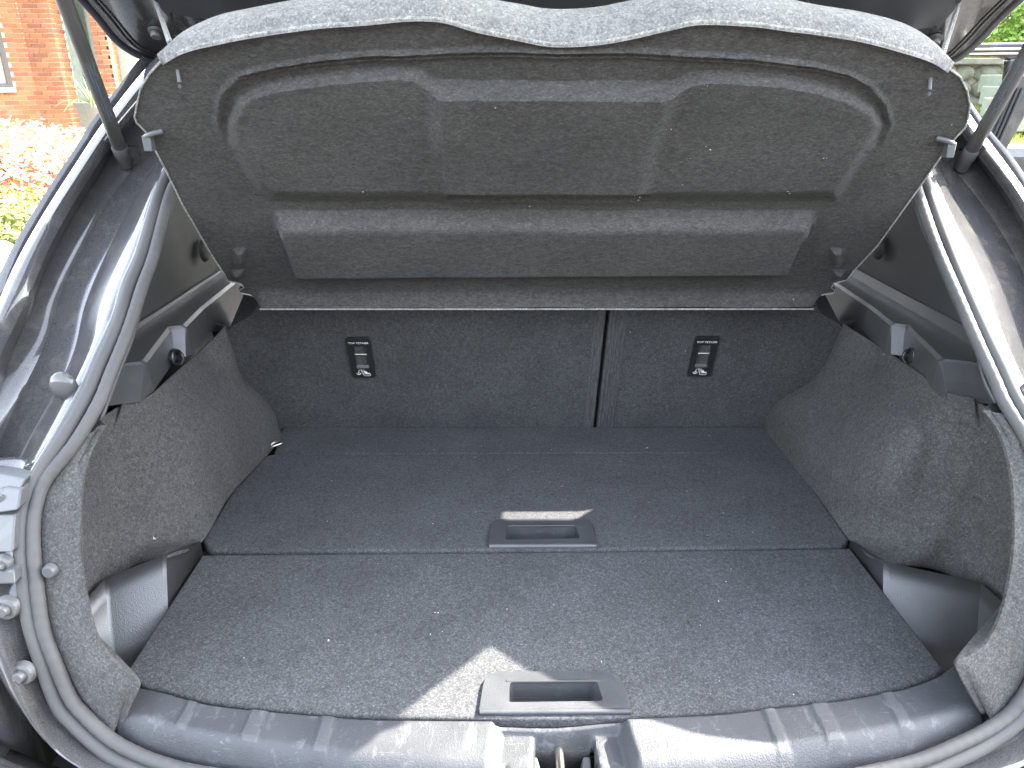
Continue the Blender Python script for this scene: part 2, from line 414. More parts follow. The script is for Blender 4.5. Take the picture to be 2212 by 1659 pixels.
handle(board_far, .981, 1.056, .0835, .0805, hole1, 0, 0, GREYP)
handle(board_near, .6545, .7165, .087, .0815, hole2, 0, -.0015, HANDLE)
tub = MB(); tub.box((0, 1.05, -.17), (1.30, 1.0, .02)); tub.box((0, .70, -.11), (1.0, .02, .14))
tub.build('boot_well', DARKF, car, smooth_=False)

# ---- lashing ring at the left rear corner of the floor
q = P(597, 962, z=.012)
MB().tube(crs([q+np.array([-.016, -.010, -.010]), q+np.array([-.010, .008, .000]), q+np.array([.008, .010, .004]), q+np.array([.012, -.003, .006]), q+np.array([-.006, -.012, .002]), q+np.array([-.016, -.010, -.010])], 5), .0022, 8).build('lashing_ring', STEEL, car)

# ---- side carpets over the wheel arches (rows run from the seat towards the opening, columns from ledge to floor)
RP = [[(1822,700),(1800,752),(1776,796),(1746,828),(1696,858),(1664,886),(1650,926)],
      [(1894,744),(1870,795),(1840,840),(1800,880),(1755,915),(1715,945),(1684,976)],
      [(1990,808),(1975,860),(1955,915),(1925,970),(1880,1020),(1825,1055),(1768,1077)],
      [(2047,846),(2040,920),(2025,990),(1995,1060),(1950,1115),(1895,1150),(1834,1166)],
      [(2102,859),(2100,930),(2085,1000),(2060,1070),(2020,1140),(1970,1190),(1912,1215)],
      [(2122,875),(2150,950),(2150,1020),(2140,1090),(2120,1160),(2090,1215),(2060,1247)]]
LP = [[(487,705),(505,760),(521,811),(544,836),(575,865),(593,894),(604,926)],
      [(440,752),(465,800),(490,840),(520,875),(550,910),(575,940),(596,962)],
      [(385,800),(395,860),(410,920),(430,980),(455,1030),(480,1062),(499,1068)],
      [(323,855),(318,930),(322,1000),(338,1060),(365,1115),(400,1150),(438,1168)],
      [(267,870),(255,940),(258,1010),(272,1080),(300,1140),(330,1180),(362,1200)],
      [(248,885),(215,950),(205,1020),(208,1090),(220,1160),(240,1215),(262,1240)]]
XV = [[.600,.590,.570,.540,.510,.487,.475],[.595,.572,.545,.522,.502,.486,.478],[.585,.562,.535,.515,.500,.488,.480],
      [.583,.575,.565,.554,.536,.511,.481],[.602,.600,.595,.586,.570,.540,.492],[.612,.616,.618,.618,.615,.610,.600]]
sides = {}
for sgn, PX in ((1, RP), (-1, LP)):
    G = np.array([[P(*PX[i][j], x=sgn*(XV[i][j]+(.044*j/6*[1, 1, 1, 1, .9, .1][i] if sgn < 0 else 0))) for j in range(7)] for i in range(6)])
    G[0] = [PL(*PX[0][j], SO+SN*.004, SN) for j in range(7)]; G[1] = G[1]*.5+.5*np.array([P(*PX[1][j], y=G[0][j][1]*.62+G[2][j][1]*.38) for j in range(7)])
    far = G[0]+np.array([sgn*.05, .06, -.01]); near = np.array([[sgn*.625, .80-.012*j, G[5][j][2]+.01] for j in range(7)])
    G = np.concatenate([[far], G, [near]])
    sides[sgn] = G
    F = np.array([crs(G[:, j], 10) for j in range(7)]).transpose(1, 0, 2); F = np.array([crs(r, 10) for r in F])
    F = F + (np.array([math.sin(i*.7) for i in range(3)])*0)[None, None]
    tag(MB().grid(F).build('wheel_arch_carpet', FELT_SIDE, car, solid=.004, off=-1.0 if sgn > 0 else -1.0), 'dark felt lining over the %s wheel arch' % ('right' if sgn > 0 else 'left'))

# ---- storage pockets in the rear corners
for sgn, T in ((1, [(1838,1172),(1908,1218),(2117,1263),(2182,1322)]), (-1, [(432,1174),(358,1203),(228,1254),(176,1312)])):
    xs = [.478, .487, .602, .606] if sgn > 0 else [.522, .534, .602, .614]
    top = np.array([P(*T[i], x=sgn*xs[i]) for i in range(4)])
    top = np.concatenate([top, [[sgn*.60, top[3][1]-.07, top[3][2]]]])
    top[:, 2] += .004
    bot = top.copy(); bot[:, 2] = -.125; bot[:, 0] -= sgn*np.array([.0, .02, .035, .040, .03]); bot[:, 1] -= np.array([.0, .10, .10, .05, 0])
    mid = top*.85+bot*.15; mid2 = top*.5+bot*.5
    g = np.array([top, mid, mid2, bot]); mb = MB()
    gg = []                                                       # rounded corners: extra columns next to each edge
    for r in g:
        rr = [r[0]]
        for i in range(1, 4): rr += [r[i]*.93+r[i-1]*.07, r[i], r[i]*.93+r[i+1]*.07]
        rr += [r[4]]; gg.append(rr)
    mb.grid(np.array(gg)); mb.add([bot[0], bot[1], bot[2], bot[3], bot[4], (sgn*.40, bot[4][1], -.127), (sgn*.40, bot[0][1], -.127)], [(0, 1, 2, 3, 4, 5, 6)])
    tag(mb.build('storage_pocket', POCKET, car, solid=.003), 'grained black side pocket beside the %s floor edge' % ('right' if sgn > 0 else 'left'))

# ---- load ledge that carries the shelf
for sgn in (1, -1):
    tp = [(.612, 1.80), (.601, 1.318), (.591, 1.212), (.593, 1.209), (.612, 1.201), (.6105, 1.196), (.582, 1.041), (.584, 1.035), (.612, 1.024), (.640, 1.012)]
    px = {1: [(1790,680),(1818,699),(1922,762),(1926,765),(1940,768),(1943,772),(2024,830),(2030,838),(2046,848),(2102,862)],
          -1: [(515,690),(489,713),(422,766),(419,768),(407,771),(404,773),(345,834),(338,840),(323,856),(266,873)]}[sgn]
    zt = .283
    A = np.array([(sgn*x, y, zt) for x, y in tp])
    B = []
    for i, (x, y) in enumerate(tp):
        dy_ = {3: .024, 4: .024, 7: .038, 8: .038, 9: .038}.get(i, .006)
        b = P(*px[i], y=y-dy_); B.append((sgn*(x-.004), y-dy_, min(max(b[2], .13), .24)))
    B = np.array(B)
    out = A.copy(); out[:, 0] = sgn*.662; out[:, 2] += .004; up_ = out+np.array([sgn*.006, 0, .09]); rim = A*.96+B*.04; rim[:, 2] += .002
    inn = A.copy(); inn[:, 0] += sgn*.006; inn[:, 2] += .004
    under = B.copy(); under[:, 0] += sgn*.05; under[:, 2] -= .004
    g = np.array([up_, out, inn, A, rim, (A+B)/2, B, under])
    def split(r):
        o = [r[0]]
        for i in range(1, len(r)-1): o += [r[i]]
        return o+[r[-1]]
    tag(MB().grid(g).build('load_ledge', TRIMG, car, smooth_=False, bevel=.0014), '%s grained ledge under the parcel shelf' % ('right' if sgn > 0 else 'left'))
    # bag hook on the ledge
    h = P(1966, 768, x=.598) if sgn > 0 else P(380, 771, x=-.586)
    mb = MB(); ax = np.array([-sgn, -.25, .1])
    mb.ring(h, ax, [(.0135, -.004), (.0135, .003), (.0115, .0045), (.0100, .003), (.0095, -.006), (.0, -.007)], 20)
    mb.tube(crs([h+np.array([0, .004, .010]), h+np.array([-sgn*.010, -.001, .006]), h+np.array([-sgn*.012, -.003, -.004]), h+np.array([-sgn*.008, -.006, -.011])], 5), .0028, 8)
    mb.build('bag_hook', BLACK, car)

# ---- upper side trim (inside of the rear pillar)
sealR_in = [(1930,300),(1952,368),(1971,426),(1991,491),(2019,556),(2059,651),(2106,756),(2124,821),(2149,871)]
sealL_in = [(425,285),(402,348),(382,406),(362,494),(337,569),(312,644),(287,731),(252,821),(220,908)]
for sgn, L in ((1, sealR_in), (-1, sealL_in)):
    rows = []
    for (a, b) in L:
        p = S(a, b, .012); z = p[2]
        rows.append([p, p+np.array([sgn*.035, .045, 0]), (sgn*(.640-.10*max(0, z-.3)), max(1.05, p[1]+.12), z), (sgn*(.645-.15*max(0, z-.3)), 1.30, z), (sgn*(.64-.15*max(0, z-.3)), 1.70, z)])
    F = np.array(rows, float); F = np.array([crs(F[:, j], 5) for j in range(5)]).transpose(1, 0, 2); F = np.array([crs(r, 6) for r in F])
    tag(MB().grid(F).build('pillar_trim', TRIM, car, solid=.003), 'smooth grey plastic trim inside the %s rear pillar' % ('right' if sgn > 0 else 'left'))
    h = P(1899, 535, x=.62) if sgn > 0 else P(440, 541, x=-.62)
    g = np.array([[h+np.array([-sgn*.012*math.cos(t)*math.cos(a), .022*math.cos(t)*math.sin(a)*1.0, .022*math.sin(t)]) for a in np.linspace(-1.57, 1.57, 9)] for t in np.linspace(-1.57, 1.57, 9)])
    MB().grid(g).build('trim_button', TRIM, car)

# ---- felt border between the seal and the side pockets
RB = [((2162,893),(2138,886)),((2181,923),(2163,920)),((2209,958),(2184,965)),((2240,1030),(2199,1030)),((2256,1110),(2205,1110)),((2258,1200),(2203,1195)),((2250,1320),(2183,1305)),((2232,1410),(2150,1382)),((2212,1481),(2108,1416)),((2194,1508),(2082,1430)),((2176,1532),(2090,1458)),((2158,1545),(2112,1500)),((2142,1555),(2134,1538))]
LB = [((205,927),(214,918)),((187,946),(196,946)),((150,996),(173,996)),((107,1038),(163,1045)),((92,1071),(160,1083)),((85,1146),(158,1150)),((88,1205),(160,1208)),((93,1262),(166,1262)),((108,1365),(192,1370)),((136,1437),(238,1436)),((167,1501),(268,1458)),((192,1533),(284,1479)),((218,1562),(266,1522)),((244,1586),(249,1568))]
for sgn, L in ((1, RB), (-1, LB)):
    rows = []
    for a, b in L:
        p, q = S(*a, .014), S(*b, .022)
        rows.append([p, p*.5+q*.5+np.array([0, -.003, 0]), q, q+np.array([sgn*.002, .010, 0]), q+np.array([sgn*.13, .12, -.002])])
    F = np.array(rows); F = np.array([crs(F[:, j], 6) for j in range(5)]).transpose(1, 0, 2); F = np.array([crs(r, 4) for r in F])
    tag(MB().grid(F).build('carpet_border', FELT_SIDE, car, solid=.002, off=-1), 'gritty felt border inside the %s edge of the boot opening' % ('right' if sgn > 0 else 'left'))
q = S(107, 1234, .006)
MB().ring(q, (0, -1, .1), [(.0, .004), (.006, .004), (.0075, .002), (.008, -.004)], 18).build('trim_clip', GREYP, car)

# ---- boot sill trim
rear_px = [(292,1478),(361,1492),(444,1515),(553,1528),(636,1535),(779,1546),(870,1548),(1039,1549),(1213,1549),(1362,1544),(1474,1539),(1555,1535),(1659,1523),(1812,1506),(1895,1492),(1951,1481),(2020,1456),(2054,1432)]
RE = np.array([P(a, b, z=.008)[:2] for a, b in rear_px])
front_px = [(244,1586),(292,1617),(361,1637),(444,1653)]; frR = [(1770,1657),(1909,1642),(1992,1623),(2075,1587),(2142,1553)]
FL = [S(a, b, .012)[:2] for a, b in front_px]; FR = [S(a, b, .012)[:2] for a, b in frR]
xm = np.linspace(-.30, .19, 8); FM = [(x, .556+.33*x*x) for x in xm]
FE = resample(crs(np.array([(*p, 0) for p in FL+FM+FR]), 8)[:, :2], 421)
REr = resample(crs(np.array([(*p, 0) for p in RE]), 8)[:, :2], 421)
vv = np.concatenate([np.linspace(0, .10, 6), np.linspace(.12, .80, 40), np.linspace(.815, 1.0, 12)])
g = np.zeros((len(vv), 421, 3))
for i, v in enumerate(vv): g[i, :, :2] = REr*(1-v)+FE*v
V = np.repeat(vv[:, None], 421, 1); X, Y = g[..., 0], g[..., 1]
Z = .012*smooth(V, -.02, .08)-.004 - .040*np.clip((V-.58)/.42, 0, 1)**2.3
for gx, wd in ((-.415, .006), (-.335, .010), (-.255, .008), (.24, .007), (.300, .010), (.385, .008)):
    Z += .0016*(smooth(X, gx-wd-.002, gx-wd+.002)-smooth(X, gx+wd-.002, gx+wd+.002))*(1-smooth(V, .72, .9))
hw = .074+.10*(.62-Y)
rec = smooth(hw-np.abs(X-.004), -.004, .009)*smooth(-Y, -.6440, -.6350)
Z -= .024*rec
hw2 = .033+.06*(.63-Y)
rec2 = smooth(hw2-np.abs(X-.008), -.003, .006)*smooth(-Y, -.6385, -.6310)
Z -= .020*rec2
rec3 = smooth(.031+.05*(.63-Y)-np.abs(X-.008), -.001, .004)*smooth(-Y, -.6310, -.6270)
Z -= .055*rec3
for xx in (-.056, .062):
    Z -= .006*np.exp(-((X-xx-(.60-Y)*(-.25 if xx < 0 else .25))/.0028)**2)*smooth(-Y, -.602, -.590)
g[..., 2] = Z
ends = np.concatenate([g, (g[-1]+np.array([0, -.001, -.04]))[None]])
sm_mb = MB().grid(ends)
hole3 = np.zeros(X.shape); hole3[:] = rec3
for i_ in range(len(vv)-1):
    for j_ in range(420):
        if vv[i_] < .70 and any(abs(X[i_, j_]-gx) < wd*.85 for gx, wd in ((-.415, .006), (-.335, .010), (-.255, .008), (.24, .007), (.300, .010), (.385, .008))): sm_mb.m[i_*420+j_] = 1
keep = [k for k in range(len(sm_mb.f)) if k >= (len(vv)-1)*420 or hole3[k//420, k % 420] < .05]
sm_mb.f = [sm_mb.f[k] for k in keep]; sm_mb.m = [sm_mb.m[k] for k in keep]
tag(sm_mb.build('boot_sill_trim', [SILL, SILLW], car, solid=.004, off=-1), 'scuffed black plastic boot sill with a recess for the latch')
# striker in the recess
sz = -.030
mb = MB()
for c_, d_ in (((.008, .59, -.112), (.090, .10, .004)), ((.008, .639, -.080), (.090, .004, .060)), ((-.037, .59, -.080), (.004, .10, .060)), ((.053, .59, -.080), (.004, .10, .060))): mb.box(c_, d_)
mb.build('latch_well', BLACK, car, smooth_=False)
MB().tube(crs([(.003, .630, -.078), (.003, .633, -.042), (.003, .627, -.030), (.003, .600, -.027), (.003, .565, -.028), (.003, .545, -.05)], 6), .0050, 12).build('latch_striker', STEEL, car)
for sx in (-1, 1):
    mb = MB(); c = np.array([.005+sx*.026, .612, sz-.014])
    mb.add([c+np.array(p) for p in [(-.006, .016, -.02), (.006, .016, -.02), (.006, -.018, -.02), (-.006, -.018, -.02), (sx*.004-.005, .013, .010), (sx*.004+.003, .013, .010), (sx*.001+.006, -.010, .004), (sx*.001-.006, -.012, .004)]], [(0,1,5,4),(1,2,6,5),(2,3,7,6),(3,0,4,7),(4,5,6,7)])
    mb.build('latch_guide', GREYP, car, smooth_=False, bevel=.0015)
MB().ring((.018, .603, sz-.043), (0, 0, 1), [(.0, .005), (.005, .005), (.006, .003), (.006, 0), (.008, 0)], 12).build('striker_bolt', BOLT, car)

# ---- weather seal: bulb and gripping lip round the whole opening
oL = [(470,200),(405,285),(365,350),(345,385),(325,439),(292,549),(262,619),(240,694),(200,781),(175,838),(122,936),(67,1026),(40,1090),(32,1138),(30,1196),(36,1254),(46,1337),(69,1420),(105,1526),(139,1570),(194,1620),(239,1654),(330,1690),(444,1712),(700,1738)]
iL = [(520,215),(450,300),(408,368),(382,412),(368,455),(344,555),(320,625),(290,717),(252,815),(226,880),(176,962),(112,1036),(92,1085),(85,1146),(88,1205),(93,1262),(108,1365),(136,1437),(167,1501),(195,1535),(240,1578),(290,1608),(361,1637),(460,1660),(700,1690)]
oR = [(1880,190),(1950,290),(1990,345),(2008,380),(2026,430),(2061,522),(2107,635),(2150,731),(2185,803),(2204,846),(2250,930),(2288,1020),(2306,1100),(2310,1200),(2302,1330),(2285,1430),(2258,1500),(2212,1564),(2159,1609),(2092,1648),(1992,1690),(1870,1722),(1700,1745)]
iR = [(1830,205),(1905,300),(1952,368),(1968,405),(1980,446),(2011,537),(2056,641),(2100,745),(2137,828),(2160,880),(2207,955),(2240,1040),(2256,1115),(2260,1200),(2254,1310),(2240,1400),(2218,1468),(2176,1530),(2130,1562),(2068,1592),(1975,1630),(1860,1655),(1700,1685)]
def S_l(l, off): return np.array([S(a, b, off) for a, b in l])
def mids(x0, x1, z, y, n=7): return [(x, y+.33*x*x, z) for x in np.linspace(x0, x1, n)]
ob_ = np.concatenate([S_l(oL, -.004), S_l(oR, -.004)[::-1]]); ib_ = np.concatenate([S_l(iL, .006), S_l(iR, .006)[::-1]])
bulb = resample(crs(ob_*.70+ib_*.30, 8), 520); lip = resample(crs(ob_*.24+ib_*.76, 8), 1500)
MB().tube(bulb, .0082, 12, caps=False).build('weather_seal', RUBBER, car)
s = np.arange(1500); rr = .0074*(1+.022*np.sin(s*.9))
MB().tube(lip, rr, 10, caps=False).build('seal_lip', RUBBER, car)
MB().tube(resample(crs(ob_*1.0+ib_*.0, 8), 400)+np.array([0, .010, 0]), .006, 8, caps=False).build('seal_flange', PAINT, car)

# ---- painted rear pillars: outer edge, gutter, bead, flange
STL = [[(420,60),(428,75),(440,90),(460,120),(475,140),(495,165)],
       [(335,138),(352,160),(366,175),(392,200),(412,220),(440,250)],
       [(226,283),(240,297),(254,306),(300,340),(345,362),(368,348)],
       [(195,334),(212,345),(229,354),(276,378),(318,392),(349,398)],
       [(145,410),(163,420),(186,423),(232,432),(297,434),(330,442)],
       [(110,465),(128,478),(147,483),(203,484),(268,482),(314,497)],
       [(56,558),(82,568),(101,570),(155,575),(225,575),(287,574)],
       [(25,625),(56,640),(76,632),(130,632),(196,645),(258,640)],
       [(6,676),(30,690),(71,668),(121,668),(184,690),(243,694)],
       [(-30,750),(-8,765),(30,745),(100,740),(179,740),(222,742)],
       [(-50,820),(-30,830),(10,815),(60,815),(150,815),(190,806)],
       [(-90,920),(-60,925),(-30,915),(10,915),(88,912),(132,918)],
       [(-130,1010),(-100,1010),(-70,1005),(-30,1000),(40,1005),(84,1002)]]
STR = [[(1900,60),(1890,75),(1880,90),(1868,120),(1855,140),(1840,165)],
       [(2030,180),(2018,195),(2008,207),(1985,235),(1965,255),(1945,275)],
       [(2075,240),(2062,255),(2050,266),(2020,292),(1995,312),(1972,320)],
       [(2118,304),(2106,320),(2098,331),(2058,362),(2025,376),(2004,372)],
       [(2171,368),(2155,378),(2142,388),(2098,408),(2047,418),(2024,426)],
       [(2225,450),(2210,460),(2194,467),(2150,478),(2082,478),(2046,482)],
       [(2275,540),(2255,549),(2240,553),(2195,553),(2125,553),(2074,553)],
       [(2310,625),(2290,632),(2275,635),(2228,635),(2160,632),(2106,632)],
       [(2340,690),(2318,698),(2302,695),(2262,700),(2182,706),(2139,706)],
       [(2380,780),(2355,785),(2340,780),(2290,780),(2212,786),(2176,786)],
       [(2420,870),(2395,872),(2370,870),(2320,870),(2258,866),(2216,866)]]
OFF = [-.040, -.022, .030, .052, .050, .008]
for sgn, ST in ((1, STR), (-1, STL)):
    rows = []
    for st in ST:
        r = [S(*st[j], OFF[j]) for j in range(6)]
        o2 = r[0]+np.array([sgn*.030, .060, .0]); o3 = o2+np.array([sgn*.045, .25, -.02])
        # crisp bead and groove lines
        L1b = r[1]*.9+r[2]*.1+np.array([0, .004, 0])
        b0 = r[2]*.94+r[3]*.06+np.array([0, -.004, 0])
        c0 = r[3]*.95+r[2]*.05+np.array([0, -.003, 0]); c1 = r[3]*.92+r[4]*.08+np.array([0, .002, 0])
        d0 = r[4]*.93+r[3]*.07; d1 = r[4]*.9+r[5]*.1+np.array([0, -.012, 0]); d2 = r[4]*.55+r[5]*.45+np.array([0, -.010, 0])
        rows.append([o3, o2, r[0], r[1], L1b, r[2], b0, c0, r[3], c1, d0, r[4], d1, d2, r[5], r[5]+np.array([-sgn*.004, .03, 0])])
    F = np.array(rows); n = F.shape[1]
    F = np.array([crs(F[:, j], 8) for j in range(n)]).transpose(1, 0, 2)
    for _ in range(45): F[1:-1] = (F[:-2]+2*F[1:-1]+F[2:])/4
    F = np.array([crs(r, 4) for r in F])
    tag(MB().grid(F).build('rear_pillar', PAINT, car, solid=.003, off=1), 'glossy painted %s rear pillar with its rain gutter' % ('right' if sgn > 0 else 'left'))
# left lower jamb with lamp bracket and bolts
def jamb(pts_out, pts_in, name):
    rows = []
    for a, b in zip(pts_out, pts_in):
        p, q = S(*a, -.03), S(*b, .0); m = p*.5+q*.5+np.array([0, .02, 0])
        rows.append([p+np.array([(-.06 if p[0] < 0 else .06), .05, 0]), p, p*.8+q*.2+np.array([0, .012, 0]), m, q*.8+p*.2+np.array([0, .018, 0]), q, q+np.array([.01 if q[0] < 0 else -.01, .03, 0])])
    F = np.array(rows); F = np.array([crs(F[:, j], 6) for j in range(F.shape[1])]).transpose(1, 0, 2); F = np.array([crs(r, 4) for r in F])
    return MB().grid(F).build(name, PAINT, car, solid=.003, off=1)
jamb([(-130,1010),(-120,1090),(-100,1180),(-70,1260),(-40,1330),(0,1400),(27,1474),(58,1541),(102,1605),(168,1657),(300,1720),(444,1755)],
     [(84,1002),(48,1080),(32,1138),(30,1196),(36,1254),(46,1337),(69,1420),(105,1526),(139,1570),(194,1620),(290,1672),(444,1712)], 'lamp_jamb')
jamb([(2420,870),(2420,1000),(2430,1120),(2430,1240),(2410,1370),(2375,1480),(2330,1560),(2270,1620),(2190,1665),(2080,1710),(1900,1760)],
     [(2216,866),(2288,1020),(2306,1100),(2310,1200),(2302,1330),(2285,1430),(2258,1500),(2212,1564),(2159,1609),(2092,1648),(1900,1716)], 'lamp_jamb')
def slab(px, off, th, m, name, par):
    f = [S(a, b, off) for a, b in px]; bck = [p+np.array([0, th, 0]) for p in f]; n = len(px)
    return MB().add(f+bck, [tuple(range(n)), tuple(range(2*n-1, n-1, -1))]+[(i, (i+1) % n, n+(i+1) % n, n+i) for i in range(n)]).build(name, m, par, smooth_=False, bevel=.002)
slab([(-40,1018),(30,1030),(54,1036),(46,1052),(40,1064),(-40,1058)], -.022, .02, GREYP, 'lamp_bracket', car)
slab([(-40,1060),(0,1060),(12,1054),(45,1058),(38,1102),(0,1108),(-40,1108)], -.027, .02, GREYP, 'lamp_bracket', car)
slab([(-40,1112),(32,1112),(29,1150),(27,1194),(-40,1194)], -.020, .02, GREYP, 'lamp_bracket', car)
slab([(-40,1232),(28,1232),(32,1262),(-40,1264)], -.022, .02, GREYP, 'lamp_bracket', car)
for a, b, r_ in ((11,1073,.010),(3,1221,.010),(12,1316,.0125),(46,1458,.0125)):
    q = S(a, b, -.020)
    MB().ring(q, (0, -1, .15), [(.0, .008), (r_*.42, .008), (r_*.5, .006), (r_*.5, .001), (r_*.62, .0005), (r_*.70, .002), (r_*.95, .001), (r_, -.001), (r_*1.1, -.007)], 18).build('jamb_bolt', BOLT, car)
# dented bracket with clear lens on the left flange, creases in the jamb
q = S(140, 832, .0)
MB().grid(np.array([[q+np.array([.017*math.cos(t)*math.sin(a), -.010*math.cos(t)*math.cos(a)-.002, .018*math.sin(t)]) for a in np.linspace(-1.57, 1.57, 9)] for t in np.linspace(-1.57, 1.57, 9)])).build('buffer_stop', CLEAR, car)
q = S(2222, 850, .0)
MB().grid(np.array([[q+np.array([.017*math.cos(t)*math.sin(a), -.010*math.cos(t)*math.cos(a)-.002, .018*math.sin(t)]) for a in np.linspace(-1.57, 1.57, 9)] for t in np.linspace(-1.57, 1.57, 9)])).build('buffer_stop', CLEAR, car)

# ---- gas struts
for sgn, b, a in ((-1, (268,345), (140,0)), (1, (2083,352), (2207,135))):
    B = S(*b, .02)
    best = min((abs(proj(B+t*np.array([-sgn*kx, -.42, dz]))[0]-a[0])+abs(proj(B+t*np.array([-sgn*kx, -.42, dz]))[1]-a[1])+30*abs(dz-.46), kx, dz) for t in np.linspace(.1, 1.0, 46) for dz in np.linspace(.30, .60, 31) for kx in np.linspace(.0, .20, 41))
    d = np.array([-sgn*best[1], -.42, best[2]]); d /= np.linalg.norm(d)
    st = MB(); st.tube([B+d*.028, B+d*.030, B+d*.36], [.0075, .0096, .0096], 20); st.tube([B+d*.36, B+d*.56], .005, 12)
    o = st.build('gas_strut', STRUT, car); tag(o, '%s black gas strut holding up the tailgate' % ('right' if sgn > 0 else 'left'))
    k = MB(); k.tube([B-d*.012, B-d*.010, B+d*.006, B+d*.010, B+d*.028, B+d*.030], [.0055, .0100, .0100, .0112, .0112, .0098], 18); k.build('strut_socket', GREYP, o)
    k = MB(); k.tube([B, B+np.array([sgn*.004, .03, -.006])], .008, 12); k.ring(B+np.array([sgn*.004, .026, -.004]), (0, 1, .1), [(.0, -.004), (.018, -.004), (.021, 0), (.022, .012)], 18); k.build('strut_mount', PAINT, o)
    # worn blue print along the tube: rows of short marks wrapped on the barrel
    u = np.cross(d, [0, 0, 1.]); u /= np.linalg.norm(u); v = np.cross(u, d); tc = CAM-(B+d*.12); tc -= d*np.dot(tc, d); tc /= np.linalg.norm(tc); sd = np.cross(d, tc)
    k = MB()
    for row in range(4):
        t = .085+.004*row; 
        while t < .19:
            ln = random.choice([.0022, .0030, .0040]); ang = -.75+.34*row if sgn > 0 else -.2+.34*row
            if random.random() < .8:
                q = [B+d*tt+.00985*(math.cos(aa)*tc+math.sin(aa)*sd) for tt, aa in ((t, ang-.09), (t+ln, ang-.09), (t+ln, ang+.09), (t, ang+.09))]
                k.add(q, [(0, 1, 2, 3)])
            t += ln+.0014
    k.build('strut_print', BLUE, o, smooth_=False)

# ---- tailgate
TO = np.array([0, 1.30, .735]); TN = np.array([0, .50, 1.0]); TN /= np.linalg.norm(TN)
TV = np.array([0, -1.0, .50]); TV /= np.linalg.norm(TV)
TGTRIM = plastic('tailgate trim', .06, .5, (.9, .97, 1.08))
def tgM(a, b, h): return tuple(TO+np.array([a, 0, 0])+TV*b+TN*h)
def tg_px(px, py): p = PL(px, py, TO, TN); return (p[0], float(np.dot(p-TO, TV)))
tl = [tg_px(*q) for q in [(335,139),(287,120),(250,97),(227,72),(200,37),(175,0)]]; tr = [tg_px(*q) for q in [(2059,137),(2094,117),(2134,80),(2165,45),(2194,5)]]
L_ = tl+[(tl[-1][0]-.02, .42), (-.62, .58), (-.60, .82), (-.52, .95)]
R_ = tr+[(tr[-1][0]+.02, .42), (.62, .58), (.60, .82), (.52, .95)]
topx = [(tl[0][0]+.05, tl[0][1]-.03), (tl[0][0]+.15, tl[0][1]-.05), (tr[0][0]-.15, tr[0][1]-.05), (tr[0][0]-.05, tr[0][1]-.03)]
outT = crs(np.array([(*p, 0) for p in L_[::-1]+topx+R_]), 4)[:, :2]
win = rounded([(-.47, .25, .06), (.47, .25, .06), (.53, .74, .06), (-.53, .74, .06)])
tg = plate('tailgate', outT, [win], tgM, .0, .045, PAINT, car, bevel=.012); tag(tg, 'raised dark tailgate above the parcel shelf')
def inset(poly, d):
    c = poly.mean(0); n = len(poly); o = []
    for i in range(n):
        a, b = poly[i-1], poly[(i+1) % n]; t = b-a; nn = np.array([-t[1], t[0]]); nn /= np.linalg.norm(nn)+1e-9
        if np.dot(nn, c-poly[i]) < 0: nn = -nn
        o.append(poly[i]+nn*d)
    return np.array(o)
for dd, hh, r_ in ((.007, .000, .0060), (.026, -.001, .0024), (.034, -.001, .0020)):
    q = inset(outT, dd)
    for _ in range(14): q = (np.roll(q, 1, 0)+2*q+np.roll(q, -1, 0))/4
    MB().tube(np.array([tgM(a, b, hh) for a, b in q]), r_, 8, caps=True).build('tailgate_seam', TGTRIM if dd < .01 else PAINT, tg)
cutl, cutr = [tg_px(*q) for q in [(352,-8),(375,4),(415,14),(460,20),(550,22),(620,16)]], [tg_px(*q) for q in [(1790,22),(1880,38),(1950,36),(2020,25),(2055,-4)]]
tin = [(-.50, .90), (-.53, .60)]+[(a, b+.01) for a, b in cutl]+[(-.2, cutl[-1][1]-.02), (0, cutl[-1][1]-.03), (.2, cutr[0][1]-.03)]+cutr+[(.53, .60), (.50, .90)]
tin = crs(np.array([(*p, 0) for p in tin]), 3)[:, :2]
win2 = rounded([(-.46, .24, .06), (.46, .24, .06), (.52, .75, .06), (-.52, .75, .06)])
plate('tailgate_trim', tin, [win2], tgM, -.022, -.001, TGTRIM, tg, bevel=.010)
plate('rear_window', rounded([(-.475, .245, .06), (.475, .245, .06), (.535, .745, .06), (-.535, .745, .06)]), [], tgM, .030, .034, glass('rear window glass', (.80, .84, .80)), tg)
for a, b in ((338,64),(2018,80)):
    u, v_ = tg_px(a, b)
    MB().ring(tgM(u, v_, -.004), -TN, [(.0, .009), (.007, .009), (.0085, .007), (.0085, .002), (.012, .001), (.0125, -.003)], 18).build('tailgate_bolt', BOLT, tg)

